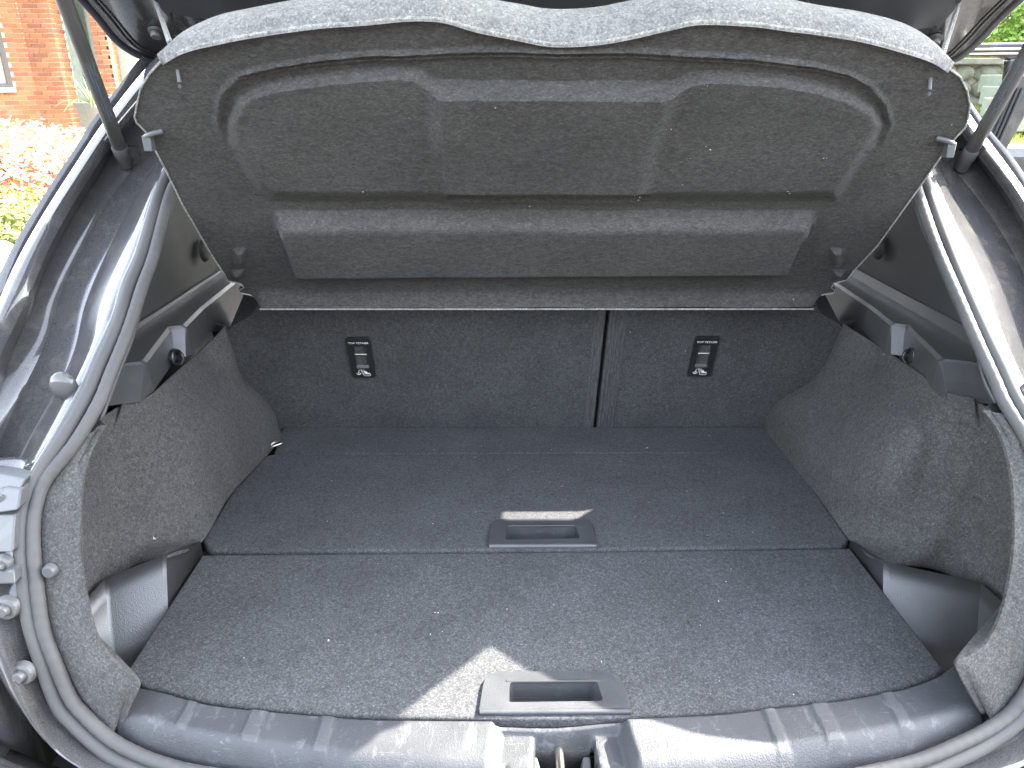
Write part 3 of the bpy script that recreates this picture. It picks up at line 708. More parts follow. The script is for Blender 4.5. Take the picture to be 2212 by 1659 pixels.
# ---- outer body: roof, sides, bumper
sh = MB()
for sgn, ST in ((1, STR), (-1, STL)):
    e = [S(*st[0], OFF[0])+np.array([sgn*.028, .060, 0]) for st in ST[1:]]
    e = [p for p in e if p[2] > .32]
    jo = [(2420,870),(2420,1000),(2430,1120),(2430,1240),(2410,1370),(2375,1480)] if sgn > 0 else [(-130,1010),(-120,1090),(-100,1180),(-70,1260),(-40,1330),(0,1400)]
    e += [q for q in (S(*p_, -.03)+np.array([sgn*.06, .05, 0]) for p_ in jo) if q[2] < e[-1][2]-.02]; last = e[-1]
    e += [np.array([last[0], last[1], z]) for z in (-.2, -.5)]
    rows = []
    for p in e:
        z = p[2]; tx = np.interp(z, [-.5, -.1, .3, .6, .8], [.88, .90, .87, .76, .70]); r = []
        for dy in (0, .10, .25, .5, .8, 1.1, 1.5):
            r.append((sgn*max(abs(p[0]), min(tx, abs(p[0])+.42*dy)), p[1]+dy, z+.02*min(dy, .5)*(z > .3)))
        rows.append(r)
    F = np.array(rows); F = np.array([crs(F[:, k], 5) for k in range(F.shape[1])]).transpose(1, 0, 2)
    sh.grid(F)
xr = np.linspace(-.70, .70, 13)
sh.grid(np.array([[(x, y, .80+.06*(1-(x/.70)**2)) for x in xr] for y in (1.33, 1.45, 1.8, 2.4, 3.2)]))
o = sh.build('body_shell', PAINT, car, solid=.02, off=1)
bp = MB(); xb = np.linspace(-.92, .92, 31)
prof = [(-.075, .0, .55), (-.060, -.03, .52), (-.055, -.10, .50), (-.075, -.14, .47), (-.15, -.155, .44), (-.35, -.16, .44), (-.52, -.12, .48)]
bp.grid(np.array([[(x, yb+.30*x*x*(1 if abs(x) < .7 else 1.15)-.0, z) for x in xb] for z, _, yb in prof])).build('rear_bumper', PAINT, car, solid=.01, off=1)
fr = MB(); fr.box((0, 3.9, .1), (1.7, .04, 1.3)); fr.box((0, 2.6, -.35), (1.6, 2.4, .04)); fr.box((-.70, 2.3, -.15), (.03, 2.2, .84)); fr.box((-.69, 1.35, -.1), (.02, .9, .74)); fr.box((.69, 1.25, -.1), (.02, .7, .74))
fr.build('cabin_shell', DARKF, car, smooth_=False)
for y in (1.35, 3.6):
    for sgn in (1, -1):
        k = MB(); k.ring((sgn*.80, y, -.43), (sgn, 0, 0), [(.0, .0), (.20, .0), (.21, .02), (.235, .03), (.32, .03), (.325, 0), (.325, -.18), (0, -.18)], 36); k.build('wheel', RUBBER, car)
        if y < 2: pass

# ---- hidden opening added through trim, pillar and skin, shaped to cast the sun patch
QF = [P(*q_, z=0.0) for q_ in ((1086, 1090), (1084, 1130), (1232, 1130), (1304, 1086))]
def cut_opening(o):
    bm = bmesh.new(); bm.from_mesh(o.data); c = sum(QF)/4; S3 = SUN; pl = []
    for i in range(4):
        a, b = QF[i], QF[(i+1) % 4]; n = np.cross(b-a, S3); n /= np.linalg.norm(n)
        if np.dot(n, c-a) < 0: n = -n
        pl.append((a, n))
    for a, n in pl:
        bmesh.ops.bisect_plane(bm, geom=bm.verts[:]+bm.edges[:]+bm.faces[:], plane_co=a, plane_no=n)
    kill = []
    for f in bm.faces:
        m = np.array(f.calc_center_median())
        if all(np.dot(m-a, n) > 0 for a, n in pl) and m[0] > .45: kill.append(f)
    bmesh.ops.delete(bm, geom=kill, context='FACES'); bm.to_mesh(o.data); bm.free()
for o in [c for c in car.children if c.name.split('.')[0] in ('pillar_trim', 'rear_pillar', 'body_shell')]: cut_opening(o)

# ---- open rear door seen past the right pillar
def slab_y(px, y, th, m, name, par, bev=.004):
    f = [P(a, b, y=y) for a, b in px]; bck = [p+np.array([0, th, 0]) for p in f]; n = len(px)
    return MB().add(f+bck, [tuple(range(n)), tuple(range(2*n-1, n-1, -1))]+[(i, (i+1) % n, n+(i+1) % n, n+i) for i in range(n)]).build(name, m, par, smooth_=False, bevel=bev)
DY = 2.05
door = MB(); a = P(2120, 420, y=DY); door.box((a[0]+.18, DY+.06, -.02), (.95, .11, 1.05))
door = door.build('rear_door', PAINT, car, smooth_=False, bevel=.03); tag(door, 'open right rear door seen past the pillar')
slab_y([(2000,97),(2085,94),(2150,93),(2280,91),(2280,124),(2182,128),(2168,122),(2085,121),(2000,122)], DY, .035, PAINT, 'window_frame', door)
slab_y([(2182,128),(2245,120),(2245,180),(2212,256),(2150,370),(2150,450),(2040,450),(2095,370),(2130,295),(2176,190)], DY+.002, .030, PAINT, 'window_frame', door)
for (q0, q1) in (((2000,108),(2280,105)), ((2000,118),(2280,115))):
    MB().tube([P(*q0, y=DY-.003), P(*q1, y=DY-.003)], .003, 8).build('window_strip', STEEL, door)
for k in range(3):
    MB().tube([P(2190+10*k, 190, y=DY-.001), P(2138+9*k, 312, y=DY-.001)], .004, 8).build('window_strip', BLACK, door)
slab_y([(1960,118),(2190,118),(2180,190),(2130,300),(2040,460),(1960,460)], DY+.014, .004, GLASS, 'door_window', door, bev=None)
# ================================================================== parcel shelf
SA = rad(48); HO = np.array([0, 1.23, .303]); HV = np.array([0, -math.cos(SA), math.sin(SA)]); HN = np.array([0, -math.sin(SA), -math.cos(SA)])
shelf = thing('parcel_shelf', (0, 1.23, .303), 'grey felt parcel shelf tilted up on two cords', 'parcel shelf')
def HP(px, py): return PL(px, py, HO, HN)
fold = [(350,130),(400,105),(475,87),(553,72),(681,54),(789,46),(870,38),(919,37),(965,42),(1033,62),(1117,79),(1175,91),(1229,93),(1297,88),(1365,76),(1446,57),(1500,46),(1554,45),(1636,50),(1693,58),(1759,66),(1859,82),(1946,105),(2009,125),(2049,147)]
upper = [(349,129),(394,80),(468,43),(546,25),(672,2),(782,-12),(866,-20),(920,-22),(975,-14),(1045,4),(1117,16),(1172,26),(1225,28),(1293,23),(1360,10),(1440,-4),(1500,-14),(1556,-12),(1636,-5),(1700,6),(1765,19),(1868,36),(1960,63),(2024,108),(2050,146)]
left_e = [(562,642),(552,640),(540,636),(519,632),(516,627),(527,620),(520,612),(506,609),(492,606),(484,590),(461,556),(435,511),(395,441),(360,369),(330,312),(316,284),(296,264),(291,252),(296,225),(304,190),(322,160),(350,130)]
right_e = [(1757,641),(1768,638),(1781,635),(1801,632),(1804,628),(1796,620),(1800,613),(1810,609),(1829,604),(1844,584),(1896,529),(1934,476),(1962,436),(1984,406),(2009,370),(2046,317),(2060,300),(2084,275),(2091,255),(2095,225),(2089,195),(2074,165),(2049,147)]
NU, NV = 380, 340
Tp = resample(crs(np.array([HP(*q) for q in fold]), 8), NU); Bt = resample(np.array([HP(562, 642), HP(1757, 641)]), NU)
def edge(l): return resample(np.array([HP(*q) for q in l]), NV)
Le, Re = edge(left_e), edge(right_e)
uu = np.linspace(0, 1, NU)[None, :, None]; tt = np.linspace(0, 1, NV)[:, None, None]
G = (1-uu)*Le[:, None]+uu*Re[:, None]+(1-tt)*Bt[None]+tt*Tp[None]-((1-uu)*(1-tt)*Le[0]+uu*(1-tt)*Re[0]+(1-uu)*tt*Le[-1]+uu*tt*Re[-1])
q = proj(G).reshape(-1, 2); qx, qy = q[:, 0], q[:, 1]
outer = [(518,162),(600,142),(681,131),(816,119),(967,113),(1114,111),(1365,114),(1540,121),(1636,129),(1759,142),(1834,160),(1880,185),(1915,225),(1925,270),(1905,320),(1850,420),(1825,446),(560,446),(520,390),(485,310),(468,260),(475,205)]
main = [(518,222),(548,203),(586,190),(708,173),(800,165),(870,160),(903,165),(922,180),(945,190),(1114,191),(1300,192),(1450,192),(1478,182),(1500,172),(1541,168),(1693,178),(1759,190),(1834,212),(1880,238),(1897,268),(1880,305),(1839,372),(1806,424),(1415,424),(1380,431),(985,431),(940,424),(590,424),(560,408),(525,350),(506,310),(500,270)]
center = [(925,150),(1480,150),(1462,200),(1410,330),(1385,440),(985,440),(945,330),(935,200)]
bar = [(592,455),(1760,455),(1756,490),(1706,603),(634,610),(600,505)]
_px = np.arange(440., 640., 1.); _sl = .00063*(smooth(_px, 452, 458)-smooth(_px, 484, 514)); BARH = np.cumsum(_sl)
_ps = np.arange(-30., 40., .5); _sw = .00066*(smooth(_ps, -15, -11)-smooth(_ps, -1, 13))*.5; MAINH = np.cumsum(_sw)
_pf = np.arange(600., 690., 1.); FLANGE = np.cumsum(.00058*smooth(_pf, 617, 642))
def relief(q):
    qy, qx = q[:, 1], q[:, 0]
    so_, sm_, sc_, sb_ = (sdf(q, np.array(p_, float)) for p_ in (outer, main, center, bar))
    top = smooth(-qy, -330, -250)
    bead = np.where(so_ < 2, .0052*smooth(so_, -9, 2), .0052-.0085*smooth(so_, 2, 12)); bead = np.where(sm_ > -16, np.minimum(bead, -.0033), bead)
    h = bead*top
    wall = np.clip((sm_+13)/14, 0, 1); mh = np.interp(sm_, _ps, MAINH)
    h += np.where(qy < 330, mh, MAINH[-1]*smooth(sm_, -14, 12)) + .0035*top*wall
    h += .0105*smooth(sc_, -19, 19)*smooth(sm_, -8, 10)
    h += np.interp(qy, _px, BARH)*smooth(sb_, -5, 9)*np.where(qy < 480, 1, 1)
    h += np.interp(qy, _pf, FLANGE)*smooth(qx, 528, 566)*smooth(-qx, -1794, -1752)
    for bx in ([(507,540),(529,538),(524,576),(502,576)], [(502,585),(524,584),(520,606),(500,606)], [(1796,538),(1818,540),(1826,576),(1802,578)], [(1802,586),(1824,586),(1824,604),(1806,606)]):
        h += .011*smooth(sdf(q, np.array(bx, float)), -3, 4)
    return h
h = np.zeros(NU*NV); B0 = G.reshape(-1, 3)
for it in range(26): h = .05*h+.95*relief(proj(B0+HN[None]*h[:, None]))
hh = h.reshape(NV, NU)
for it in range(1):
    hh[1:-1] = (hh[:-2]+2*hh[1:-1]+hh[2:])/4; hh[:, 1:-1] = (hh[:, :-2]+2*hh[:, 1:-1]+hh[:, 2:])/4
h = hh.reshape(-1)+.0010*np.sin(qx*.021+qy*.013)*np.sin(qy*.017)
# lay the outer strip over so that the rim curls towards the lip
G = G+HN[None, None]*h.reshape(NV, NU)[..., None]
pan = MB().grid(G).build('shelf_panel', FELT_SHELF, shelf, solid=.006, off=1)
fo = crs(np.array([HP(*q) for q in fold]), 6)
up = crs(np.array([P(*u, y=HP(*f)[1]+.036*min(1, i/2.0, (len(fold)-1-i)/2.0)+.002) for i, (u, f) in enumerate(zip(upper, fold))]), 6)
rows = [fo+HN*.001, fo*.985+up*.015+HN*.0025, fo*.8+up*.2+np.array([0, -.002, .002]), fo*.5+up*.5+np.array([0, -.003, .003]), fo*.2+up*.8+np.array([0, -.001, .001]), up, up+np.array([0, .006, -.006])]
MB().grid(np.array(rows)).build('shelf_lip', FELT_LIP, shelf, solid=.004, off=1)
edgeline = crs(np.array([HP(*q) for q in left_e[:0]+fold]), 6)
MB().tube(edgeline+HN*.002, .0022, 8).build('fold_highlight', FELT_EDGE, shelf)  # paler felt along the fold stands in for its edge highlight
MB().tube(np.array([HP(*q) for q in left_e])+HN*.001, .0012, 6).build('cut_edge', FELT_EDGE, shelf)
MB().tube(np.array([HP(*q) for q in right_e])+HN*.001, .0012, 6).build('cut_edge', FELT_EDGE, shelf)
MB().tube(np.array([HP(x, 642)+HN*.023 for x in (566, 800, 1160, 1500, 1752)]), .0014, 6).build('cut_edge', FELT_EDGE, shelf)
# loose fibres along the rim
fz = MB()
for k in range(900):
    i = rng.integers(0, len(up)-1); a = up[i]+(up[i+1]-up[i])*rng.random(); 
    if rng.random() < .35: j = rng.integers(0, len(fo)-1); a = fo[j]+(fo[j+1]-fo[j])*rng.random()+HN*.003
    dv = np.array([rng.normal()*.6, -.4*rng.random()-.1, rng.random()*.9]); dv *= rng.uniform(.0015, .0050)/np.linalg.norm(dv)
    b = a+dv; c = b+dv*.6+np.array([rng.normal(), 0, -.4])*.0008; w_ = np.array([.00016, 0, .0001])
    fz.add([a-w_, a+w_, b+w_, b-w_, c], [(0, 1, 2, 3), (3, 2, 4)])
tag(fz.build('rim_fibres', FELT_EDGE, shelf), kind='stuff')
# clips
for (a, b, sx) in ((322,285,-1),(2050,300,1)):
    p = HP(a, b)+HN*.004
    k = MB(); k.tube(crs([p+np.array([-sx*.018, 0, .004]), p+np.array([-sx*.006, -.003, .001]), p+np.array([sx*.004, -.001, -.003])], 4), .0035, 8); k.box(p+np.array([sx*.002, .002, -.010]), (.010, .012, .018)); k.build('shelf_clip', GREYP, shelf, bevel=.001)
for (a, b) in ((386,160),(2006,176)):
    p = HP(a, b)+HN*.002; k = MB(); k.tube([p+np.array([0, 0, .009]), p+np.array([.001, -.002, -.007])], .0022, 8); k.ring(p+np.array([.001, -.002, -.011]), (0, -1, -.3), [(0, .002), (.002, .002), (.0022, 0)], 8); k.build('cord_pin', GREYP, shelf)
# braided cords from the rim up to the tailgate
for (a, b, pxs) in (((367,93), (335,0), None), ((2036,118), (2074,0), None)):
    p0 = P(*a, y=HP(a[0], a[1]+30)[1]+.02); p1 = PL(*b, TO, TN); p1 = p0+(p1-p0)*1.35
    k = MB(); n = 160; ax = (p1-p0)/np.linalg.norm(p1-p0); u = np.cross(ax, [1., 0, 0]); u /= np.linalg.norm(u); v_ = np.cross(ax, u)
    ts = np.linspace(0, 1, n)
    for ph, hd in ((0, 1), (2.09, 1), (4.19, 1), (1.05, -1), (3.14, -1), (5.24, -1)):
        k.tube(np.array([p0+(p1-p0)*t+.0019*(math.cos(hd*t*75+ph)*u+math.sin(hd*t*75+ph)*v_) for t in ts]), .0012, 5)
    k.build('support_cord', CORD, shelf)

# ================================================================== the place around the car
BRICKC = []
for k, c in enumerate([(.25, .090, .036), (.21, .074, .030), (.28, .105, .043), (.18, .064, .032), (.24, .095, .046)]):
    BRICKC.append(plain('brick %d' % k, c, .9, 0, .22, 30, .3))
MORTAR = plain('mortar', (.42, .34, .24), .95, 0, .15, 40)
ROCK = plain('bed rock', (.15, .13, .10), .9, 0, .35, 9, .5)
LAWN = plain('lawn', (.24, .26, .05), .95, 0, .5, 14)
STONE = plain('garden stone', (.20, .18, .14), .9, 0, .3, 9, .5)
PAVE = plain('pale paving', (.62, .58, .50), .9, 0, .1, 6)
FRAMEW = plain('dark window frame', (.05, .045, .04), .5)
WHITEP = plain('white paint', (.80, .79, .75), .6, 0, .05)
WOOD = plain('painted door', (.20, .24, .20), .6)
TARMAC = plain('driveway', (.045, .043, .04), .95, 0, .3, 60, .4)
# ground
g = MB(); g.grid(np.array([[(x, y, -.752) for x in (-90, -2.3, 2.6, 90)] for y in (-90, 4.6, 5.2, 120)])); tag(g.build('driveway', TARMAC, None, smooth_=False), kind='structure')
g = MB(); g.box((-9.0, 17.0, -.60), (9.5, 8.0, .30)); tag(g.build('terrace', PAVE, None, smooth_=False), kind='structure')
xs = np.linspace(2.4, 14, 24); ys = np.linspace(5.35, 16, 24)
g = MB(); g.grid(np.array([[(x, y, -.05+.13*min(y-5.35, 3.6)+.03*math.sin(x*3+y*2)) for x in xs] for y in ys])); tag(g.build('lawn', LAWN, None), kind='structure')
g = MB(); g.grid(np.array([[(x, y, -.745+.10*math.exp(-((x+4.2)/1.6)**2)*max(0, math.sin((y-4.4)*.55))) for x in np.linspace(-12, -2.1, 22)] for y in np.linspace(4.2, 12.9, 20)])); tag(g.build('flower_bed', plain('bed soil', (.12, .10, .05), .95, 0, .5, 12), None), kind='structure')
# blades on the lawn
gb = MB()
for k in range(16000):
    x, y = rng.uniform(2.8, 7), rng.uniform(5.4, 9.4); z = -.05+.13*min(y-5.35, 3.6)+.03*math.sin(x*3+y*2)
    a = rng.uniform(0, 6.28); L = rng.uniform(.03, .08); c, s_ = math.cos(a)*.006, math.sin(a)*.006
    gb.add([(x-c, y-s_, z-.01), (x+c, y+s_, z-.01), (x+rng.normal()*.02, y+rng.normal()*.02, z+L)], [(0, 1, 2)])
_rows = [(-4.5, -.752), (-6, .2), (-8, 1.9), (-10, 3.2), (-14, 4.4), (-40, 5.5)]
hb = MB(); hb.grid(np.array([[(x, y-.02*abs(x)+.4*math.sin(x*.3), z+.25*math.sin(x*.45+y)) for x in np.linspace(-45, 45, 46)] for y, z in _rows]))
tag(hb.build('unseen_sky_block', plain('dark sky block', (.035, .033, .026), .95, 0, .5, 2), None), kind='structure')  # dark bank added out of view to hold back low skylight
tag(gb.build('grass', plain('grass blade', (.30, .33, .07), .8, 0, .4, 5), None, smooth_=False), kind='stuff')

# ---- brick house on the left
HY = 14.0
xr = P(128, 130, y=HY)[0]; xf = P(62, 130, y=HY)[0]; z0 = P(140, 314, y=HY)[2]
house = thing('brick_house', (xf, HY, z0), 'red brick house with pale mortar and dark framed windows across the drive', 'house')
def bmesh_(d):
    mb = MB(); mb.box((0, 0, 0), d); me_ = bpy.data.meshes.new('brick'); me_.from_pydata(mb.v, [], mb.f); return me_
BM = {}
for kind, d in (('full', (.214, .10, .064)), ('half', (.102, .10, .064))):
    for k, m in enumerate(BRICKC):
        me_ = bmesh_(d); me_.materials.append(m); BM[kind, k] = me_
nb = [0]; rest = {}
def brick_wall(o, u, width, rows, header=False, name='wall', skip=None):
    """o = lower left corner seen from outside, u = direction along the wall"""
    u = np.array(u, float); u /= np.linalg.norm(u); nrm = np.array([u[1], -u[0], 0]); o = np.array(o, float)
    ang = math.atan2(u[1], u[0])
    mb = MB(); c = o+u*width/2+np.array([0, 0, rows*.075/2])-nrm*.062; R = np.array([[u[0], nrm[0], 0], [u[1], nrm[1], 0], [0, 0, 1]])
    mb.box(c, (width, .11, rows*.075), R); mb.build(name, MORTAR, house, smooth_=False)
    for r_ in range(rows):
        x = 0.0 if r_ % 2 == 0 else -.1125
        step = .112 if header else .225; x = x if not header else (0 if r_ % 2 == 0 else -.056)
        while x < width-.02:
            a, b = max(x, 0), min(x+step-.011, width); L = b-a
            if L > .03 and not (skip and skip((a+b)/2, r_*.075)):
                p = o+u*(a+b)/2+np.array([0, 0, r_*.075+.0375])-nrm*(.050-.006+random.uniform(-.002, .002))
                k = random.randrange(5); kind = 'half' if L < .15 else 'full'
                if nb[0] < 298:
                    ob = bpy.data.objects.new('brick', BM[kind, k]); COL.objects.link(ob); ob.parent = house; ob.matrix_parent_inverse = wm(house).inverted()
                    ob.location = p; ob.rotation_euler = (0, 0, ang); ob.scale = (L/(.102 if kind == 'half' else .214), 1, 1); nb[0] += 1
                else:
                    rest.setdefault(k, MB()).box(p, (L, .10, .064), R)
            x += step
rows = 39
brick_wall((xf, HY, z0), (1, 0, 0), xr-xf, rows, name='wall')
ye = P(158, 190, x=xr)[1]; dpt = min(max(ye-HY, .35), 1.2)
brick_wall((xr, HY, z0), (0, 1, 0), dpt, rows, header=False, name='wall')
x2 = P(190, 100, y=HY+dpt)[0]; x2b = P(240, 130, y=HY+dpt)[0]; xq = P(172, 100, y=HY+dpt)[0]
brick_wall((xq+.25, HY+dpt, z0+.05), (1, 0, 0), x2b-xq-.25, rows, name='wall')
brick_wall((x2b, HY+dpt, z0+.05), (0, 1, 0), .6, rows, name='wall')
ud = np.array([1, .85, 0.]); ud /= np.linalg.norm(ud); wl = 1.5
w1 = np.array([xf, HY, z0])-ud*wl
zs1 = P(30, 198, y=HY-.3)[2]-z0
brick_wall(w1, ud, wl, rows, name='wall', skip=lambda a, z: a < wl-.32 and zs1 < z < zs1+1.35)
for k, mb in rest.items(): tag(mb.build('bricks', BRICKC[k], house, smooth_=False), kind='stuff')
nw = np.array([ud[1], -ud[0], 0]); RW = np.array([[ud[0], nw[0], 0], [ud[1], nw[1], 0], [0, 0, 1]])
def wbox(a, z, d, da, m, name, par=house, sm=False):
    return MB().box(w1+ud*a+np.array([0, 0, z])+nw*da, d, RW).build(name, m, par, smooth_=sm, bevel=.006)
wn = wbox((wl-.32)/2, zs1+.03, (wl-.30, .16, .07), .06, WHITEP, 'window_sill')
fr_ = wbox(wl-.36, zs1+.70, (.08, .07, 1.30), .02, FRAMEW, 'window_frame')
wbox((wl-.4)/2, zs1+.10, (wl-.4, .07, .07), .02, FRAMEW, 'window_frame'); wbox((wl-.4)/2, zs1+.92, (wl-.4, .08, .07), .03, FRAMEW, 'window_frame'); wbox((wl-.4)/2, zs1+1.32, (wl-.4, .07, .07), .02, FRAMEW, 'window_frame')
wbox((wl-.4)/2, zs1+.70, (wl-.4, .01, 1.2), -.02, GLASS, 'window_pane')
for k in range(13): wbox((wl-.4)/2-.05, zs1+.16+.055*k, (wl-.5, .03, .012), -.07, WHITEP, 'blind_slat')
MB().box((xr-.1, HY-.12, z0+rows*.075+.10), (2.6, .5, .22)).build('lintel', WHITEP, house, smooth_=False)
MB().box((xr+1.8, HY+dpt-.12, z0+rows*.075+.16), (2.2, .5, .22)).build('lintel', WHITEP, house, smooth_=False)
MB().box(((xr+xq)/2+.35, HY+dpt+.30, z0+1.5), (1.2, .05, 3.0)).build('front_door', WOOD, house, smooth_=False, bevel=.01)
MB().box((xq-.05, HY+dpt+.24, z0+1.6), (.22, .03, 2.4)).build('door_pane', GLASS, house, smooth_=False)
xw = P(300, 120, y=HY+1.6)[0]
wz = P(275, 160, y=HY+1.6)[2]
MB().box((xw, HY+1.75, z0+1.0), (2.2, .2, wz-z0+ (z0+1.0-z0)*0)).build('rendered_wall', WHITEP, house, smooth_=False)
MB().box((xw, HY+1.75, wz+1.6), (2.4, .2, 1.2)).build('rendered_wall', WHITEP, house, smooth_=False)
f2 = MB().box((xw-.12, HY+1.62, wz+.02), (.95, .12, .06)).build('window_sill', WHITEP, house, smooth_=False)
for dx in (-.55, .25, .33): MB().box((xw+dx, HY+1.66, wz+.50), (.06, .06, .95)).build('window_frame', FRAMEW, house, smooth_=False)
MB().box((xw-.12, HY+1.70, wz+.50), (.8, .01, .9)).build('window_pane', glass('green tinted pane', (.45, .50, .38)), house, smooth_=False)
for k in range(7): MB().box((xw-.2, HY+1.74, wz+.62+.05*k), (.6, .02, .014)).build('blind_slat', WHITEP, house, smooth_=False)
MB().box((xw, HY+2.2, wz+.4), (2.4, .1, 1.4)).build('room_back', DARKF, house, smooth_=False)

# planter with a spiky plant by the door
pc = P(207, 262, y=13.6); pz = z0+.06
pot = thing('planter_pot', (pc[0], 13.6, pz), 'tall grey planter pot standing beside the brick pier', 'pot')
MB().ring((pc[0], 13.6, pz), (0, 0, 1), [(.0, 0), (.17, 0), (.19, .02), (.27, .60), (.29, .62), (.29, .66), (.25, .66), (.24, .60), (0, .59)], 20).build('pot_body', plain('grey pot', (.11, .105, .09), .8), pot)
MB().ring((pc[0], 13.6, pz+.60), (0, 0, 1), [(0, .012), (.24, .010)], 20).build('potting_soil', DARKF, pot)
LEAFP = plain('strap leaf', (.20, .24, .09), .6, 0, .2, 8)
pl = thing('spiky_plant', (pc[0], 13.6, pz+.61), 'spiky plant with arching strap leaves growing in the grey pot', 'plant')
for k in range(46):
    a = rng.uniform(0, 6.28); L = rng.uniform(.45, .75); el = rng.uniform(.35, 1.35); r_ = np.array([math.cos(a), math.sin(a), 0]); pts = []
    for t in np.linspace(0, 1, 7):
        pts.append(np.array([pc[0], 13.6, pz+.61])+r_*L*t*math.cos(el)+np.array([0, 0, L*t*math.sin(el)-.55*L*t**2.4*math.cos(el)]))
    sd = np.cross(r_, [0, 0, 1.]); g_ = np.array([[p-sd*.014*(1-t*.95), p+np.array([0, 0, -.004]), p+sd*.014*(1-t*.95)] for p, t in zip(pts, np.linspace(0, 1, 7))])
    MB().grid(g_).build('leaf', LEAFP, pl)
# white iron railing beside the terrace
rl = thing('scroll_railing', tuple(P(232, 235, y=11.5)), 'white scrolled iron railing beside the terrace', 'railing')
p0, p1 = P(215, 214, y=11.5), P(262, 200, y=11.5)
for dz in (0, -.42): MB().tube([p0+np.array([0, 0, dz]), p1+np.array([.6, 0, dz])], .014, 8).build('rail', WHITEP, rl)
for k in range(6):
    c = p0+(p1-p0)*(k/4.)+np.array([0, 0, -.21]); sg = 1 if k % 2 else -1
    th = np.linspace(0, 9.5, 40); MB().tube(np.array([c+np.array([sg*.075*(1-t/13)*math.cos(t), 0, .10+.075*(1-t/13)*math.sin(t)-.0*t]) for t in th]), .010, 6).build('scroll', WHITEP, rl)
    MB().tube([c+np.array([.09, 0, .25]), c+np.array([.09, 0, -.40])], .010, 8).build('baluster', WHITEP, rl)

# ---- shrubs: leaf cards spread through lumpy crowns
def cards(n, c, r_, size, seed, shell=.45, up=.3):
    g_ = np.random.default_rng(seed); mb = MB(); c = np.array(c, float); r_ = np.array(r_, float)
    cl = [(g_.normal(size=3)) for _ in range(16)]; cl = [v/np.linalg.norm(v)*np.array([.75, .75, .7]) for v in cl]
    for k in range(n):
        q = cl[g_.integers(16)]; v = g_.normal(size=3); v /= np.linalg.norm(v); p = q*.75+v*.42*g_.random()**.33
        if p[2] < -.8: continue
        p = c+p*r_; d = g_.normal(size=3); d[2] = abs(d[2])+up; d /= np.linalg.norm(d); e = np.cross(d, g_.normal(size=3)); e /= np.linalg.norm(e); f = np.cross(d, e); L = size*g_.uniform(.6, 1.3)
        mb.add([p-e*L*.5, p-f*L*.25, p+e*L*.5+d*L*.1, p+f*L*.25], [(0, 1, 2, 3)])
    return mb
def leafm(name, c, tr=.25):
    m, t, b = mat(name); n = noise(t, coords(t), 7, 3, .6); n2 = noise(t, coords(t), 90, 1)
    col = mix(t, n2, tuple(q*.55 for q in c), tuple(min(1, q*1.6) for q in c)); t.links.new(col, b.inputs['Base Color']); b.inputs['Roughness'].default_value = .55
    b.inputs['Transmission Weight'].default_value = 0; b.inputs['Subsurface Weight'].default_value = 0
    return m
LG, LD, LY = leafm('fresh leaf', (.20, .22, .06)), leafm('dark leaf', (.06, .085, .025)), leafm('yellow leaf', (.30, .25, .06))
def twigs(c, base, n, seed, r_):
    g_ = np.random.default_rng(seed); mb = MB()
    for k in range(n):
        e = np.array(c)+g_.normal(size=3)*np.array(r_)*.45; m = (np.array(base)+e)/2+g_.normal(size=3)*.08
        mb.tube(crs([np.array(base), m, e], 4), np.linspace(.022, .004, 9), 5)
    return mb
def shrub(name, c, r_, lm, n, size, label, seed, cat='shrub', extra=(), group=None):
    c = np.array(c); th = thing(name, (c[0], c[1], c[2]-r_[2]), label, cat, group)
    tag(cards(n, c, r_, size, seed).build('foliage', lm, th, smooth_=False), kind='stuff')
    twigs(c, (c[0], c[1], c[2]-r_[2]*1.0), 14, seed, r_).build('stems', WOODB, th)
    for nm, m, k, s_, sd in extra: tag(cards(k, c+np.array([0, -.05, .06]), np.array(r_)*1.04, s_, sd, up=.6).build(nm, m, th, smooth_=False), kind='stuff')
    return th
WOODB = plain('bark', (.10, .075, .05), .9)
PWHITE, PRED = plain('pale petals', (.72, .55, .45), .7, 0, .1), plain('red petals', (.62, .11, .10), .7, 0, .2)
a = P(30, 345, y=6.4)
shrub('azalea_bush', (a[0]-.25, 6.4, a[2]-.20), (1.35, .95, .58), LY, 6200, .075, 'azalea bush covered in pale and red blossom below the house', 11, 'flowering shrub', (('pale_blossom', PWHITE, 5200, .060, 12), ('red_blossom', PRED, 2600, .060, 13)))
a = P(60, 440, y=5.4)
shrub('green_shrub', (a[0]-.1, 5.4, a[2]-.16), (.75, .55, .30), LY, 5200, .055, 'low yellow green shrub in front of the azalea', 14, extra=(('red_blossom', PRED, 160, .07, 15),))
a = P(10, 500, y=4.6)
shrub('feathery_shrub', (a[0]-.1, 4.6, a[2]-.12), (.95, .55, .34), LG, 6500, .050, 'feathery green shrub just above the pale rock', 16)
def rock(name, c, r_, label, seed, par=None, m=None):
    g_ = np.random.default_rng(seed); ph = g_.uniform(0, 6, 6)
    F = np.array([[np.array(c)+np.array(r_)*np.array([math.cos(v)*math.cos(u), math.cos(v)*math.sin(u), math.sin(v)])*(1+.13*math.sin(3*u+ph[0])*math.cos(2*v+ph[1])+.09*math.sin(5*u+ph[2]+3*v)) for u in np.linspace(0, 2*math.pi, 25)] for v in np.linspace(-1.57, 1.57, 13)])
    o = MB().grid(F).build(name, m or ROCK, par)
    if label: tag(o, label, 'rock')
    return o
a = P(18, 585, y=4.0); rock('garden_rock', a+np.array([-.05, 0, -.10]), (.24, .2, .22), 'pale garden rock below the feathery shrub', 21)
a = P(10, 660, y=3.6); rock('garden_rock', a+np.array([-.16, 0, -.12]), (.26, .2, .20), 'lower brown garden rock nearest the car', 22)
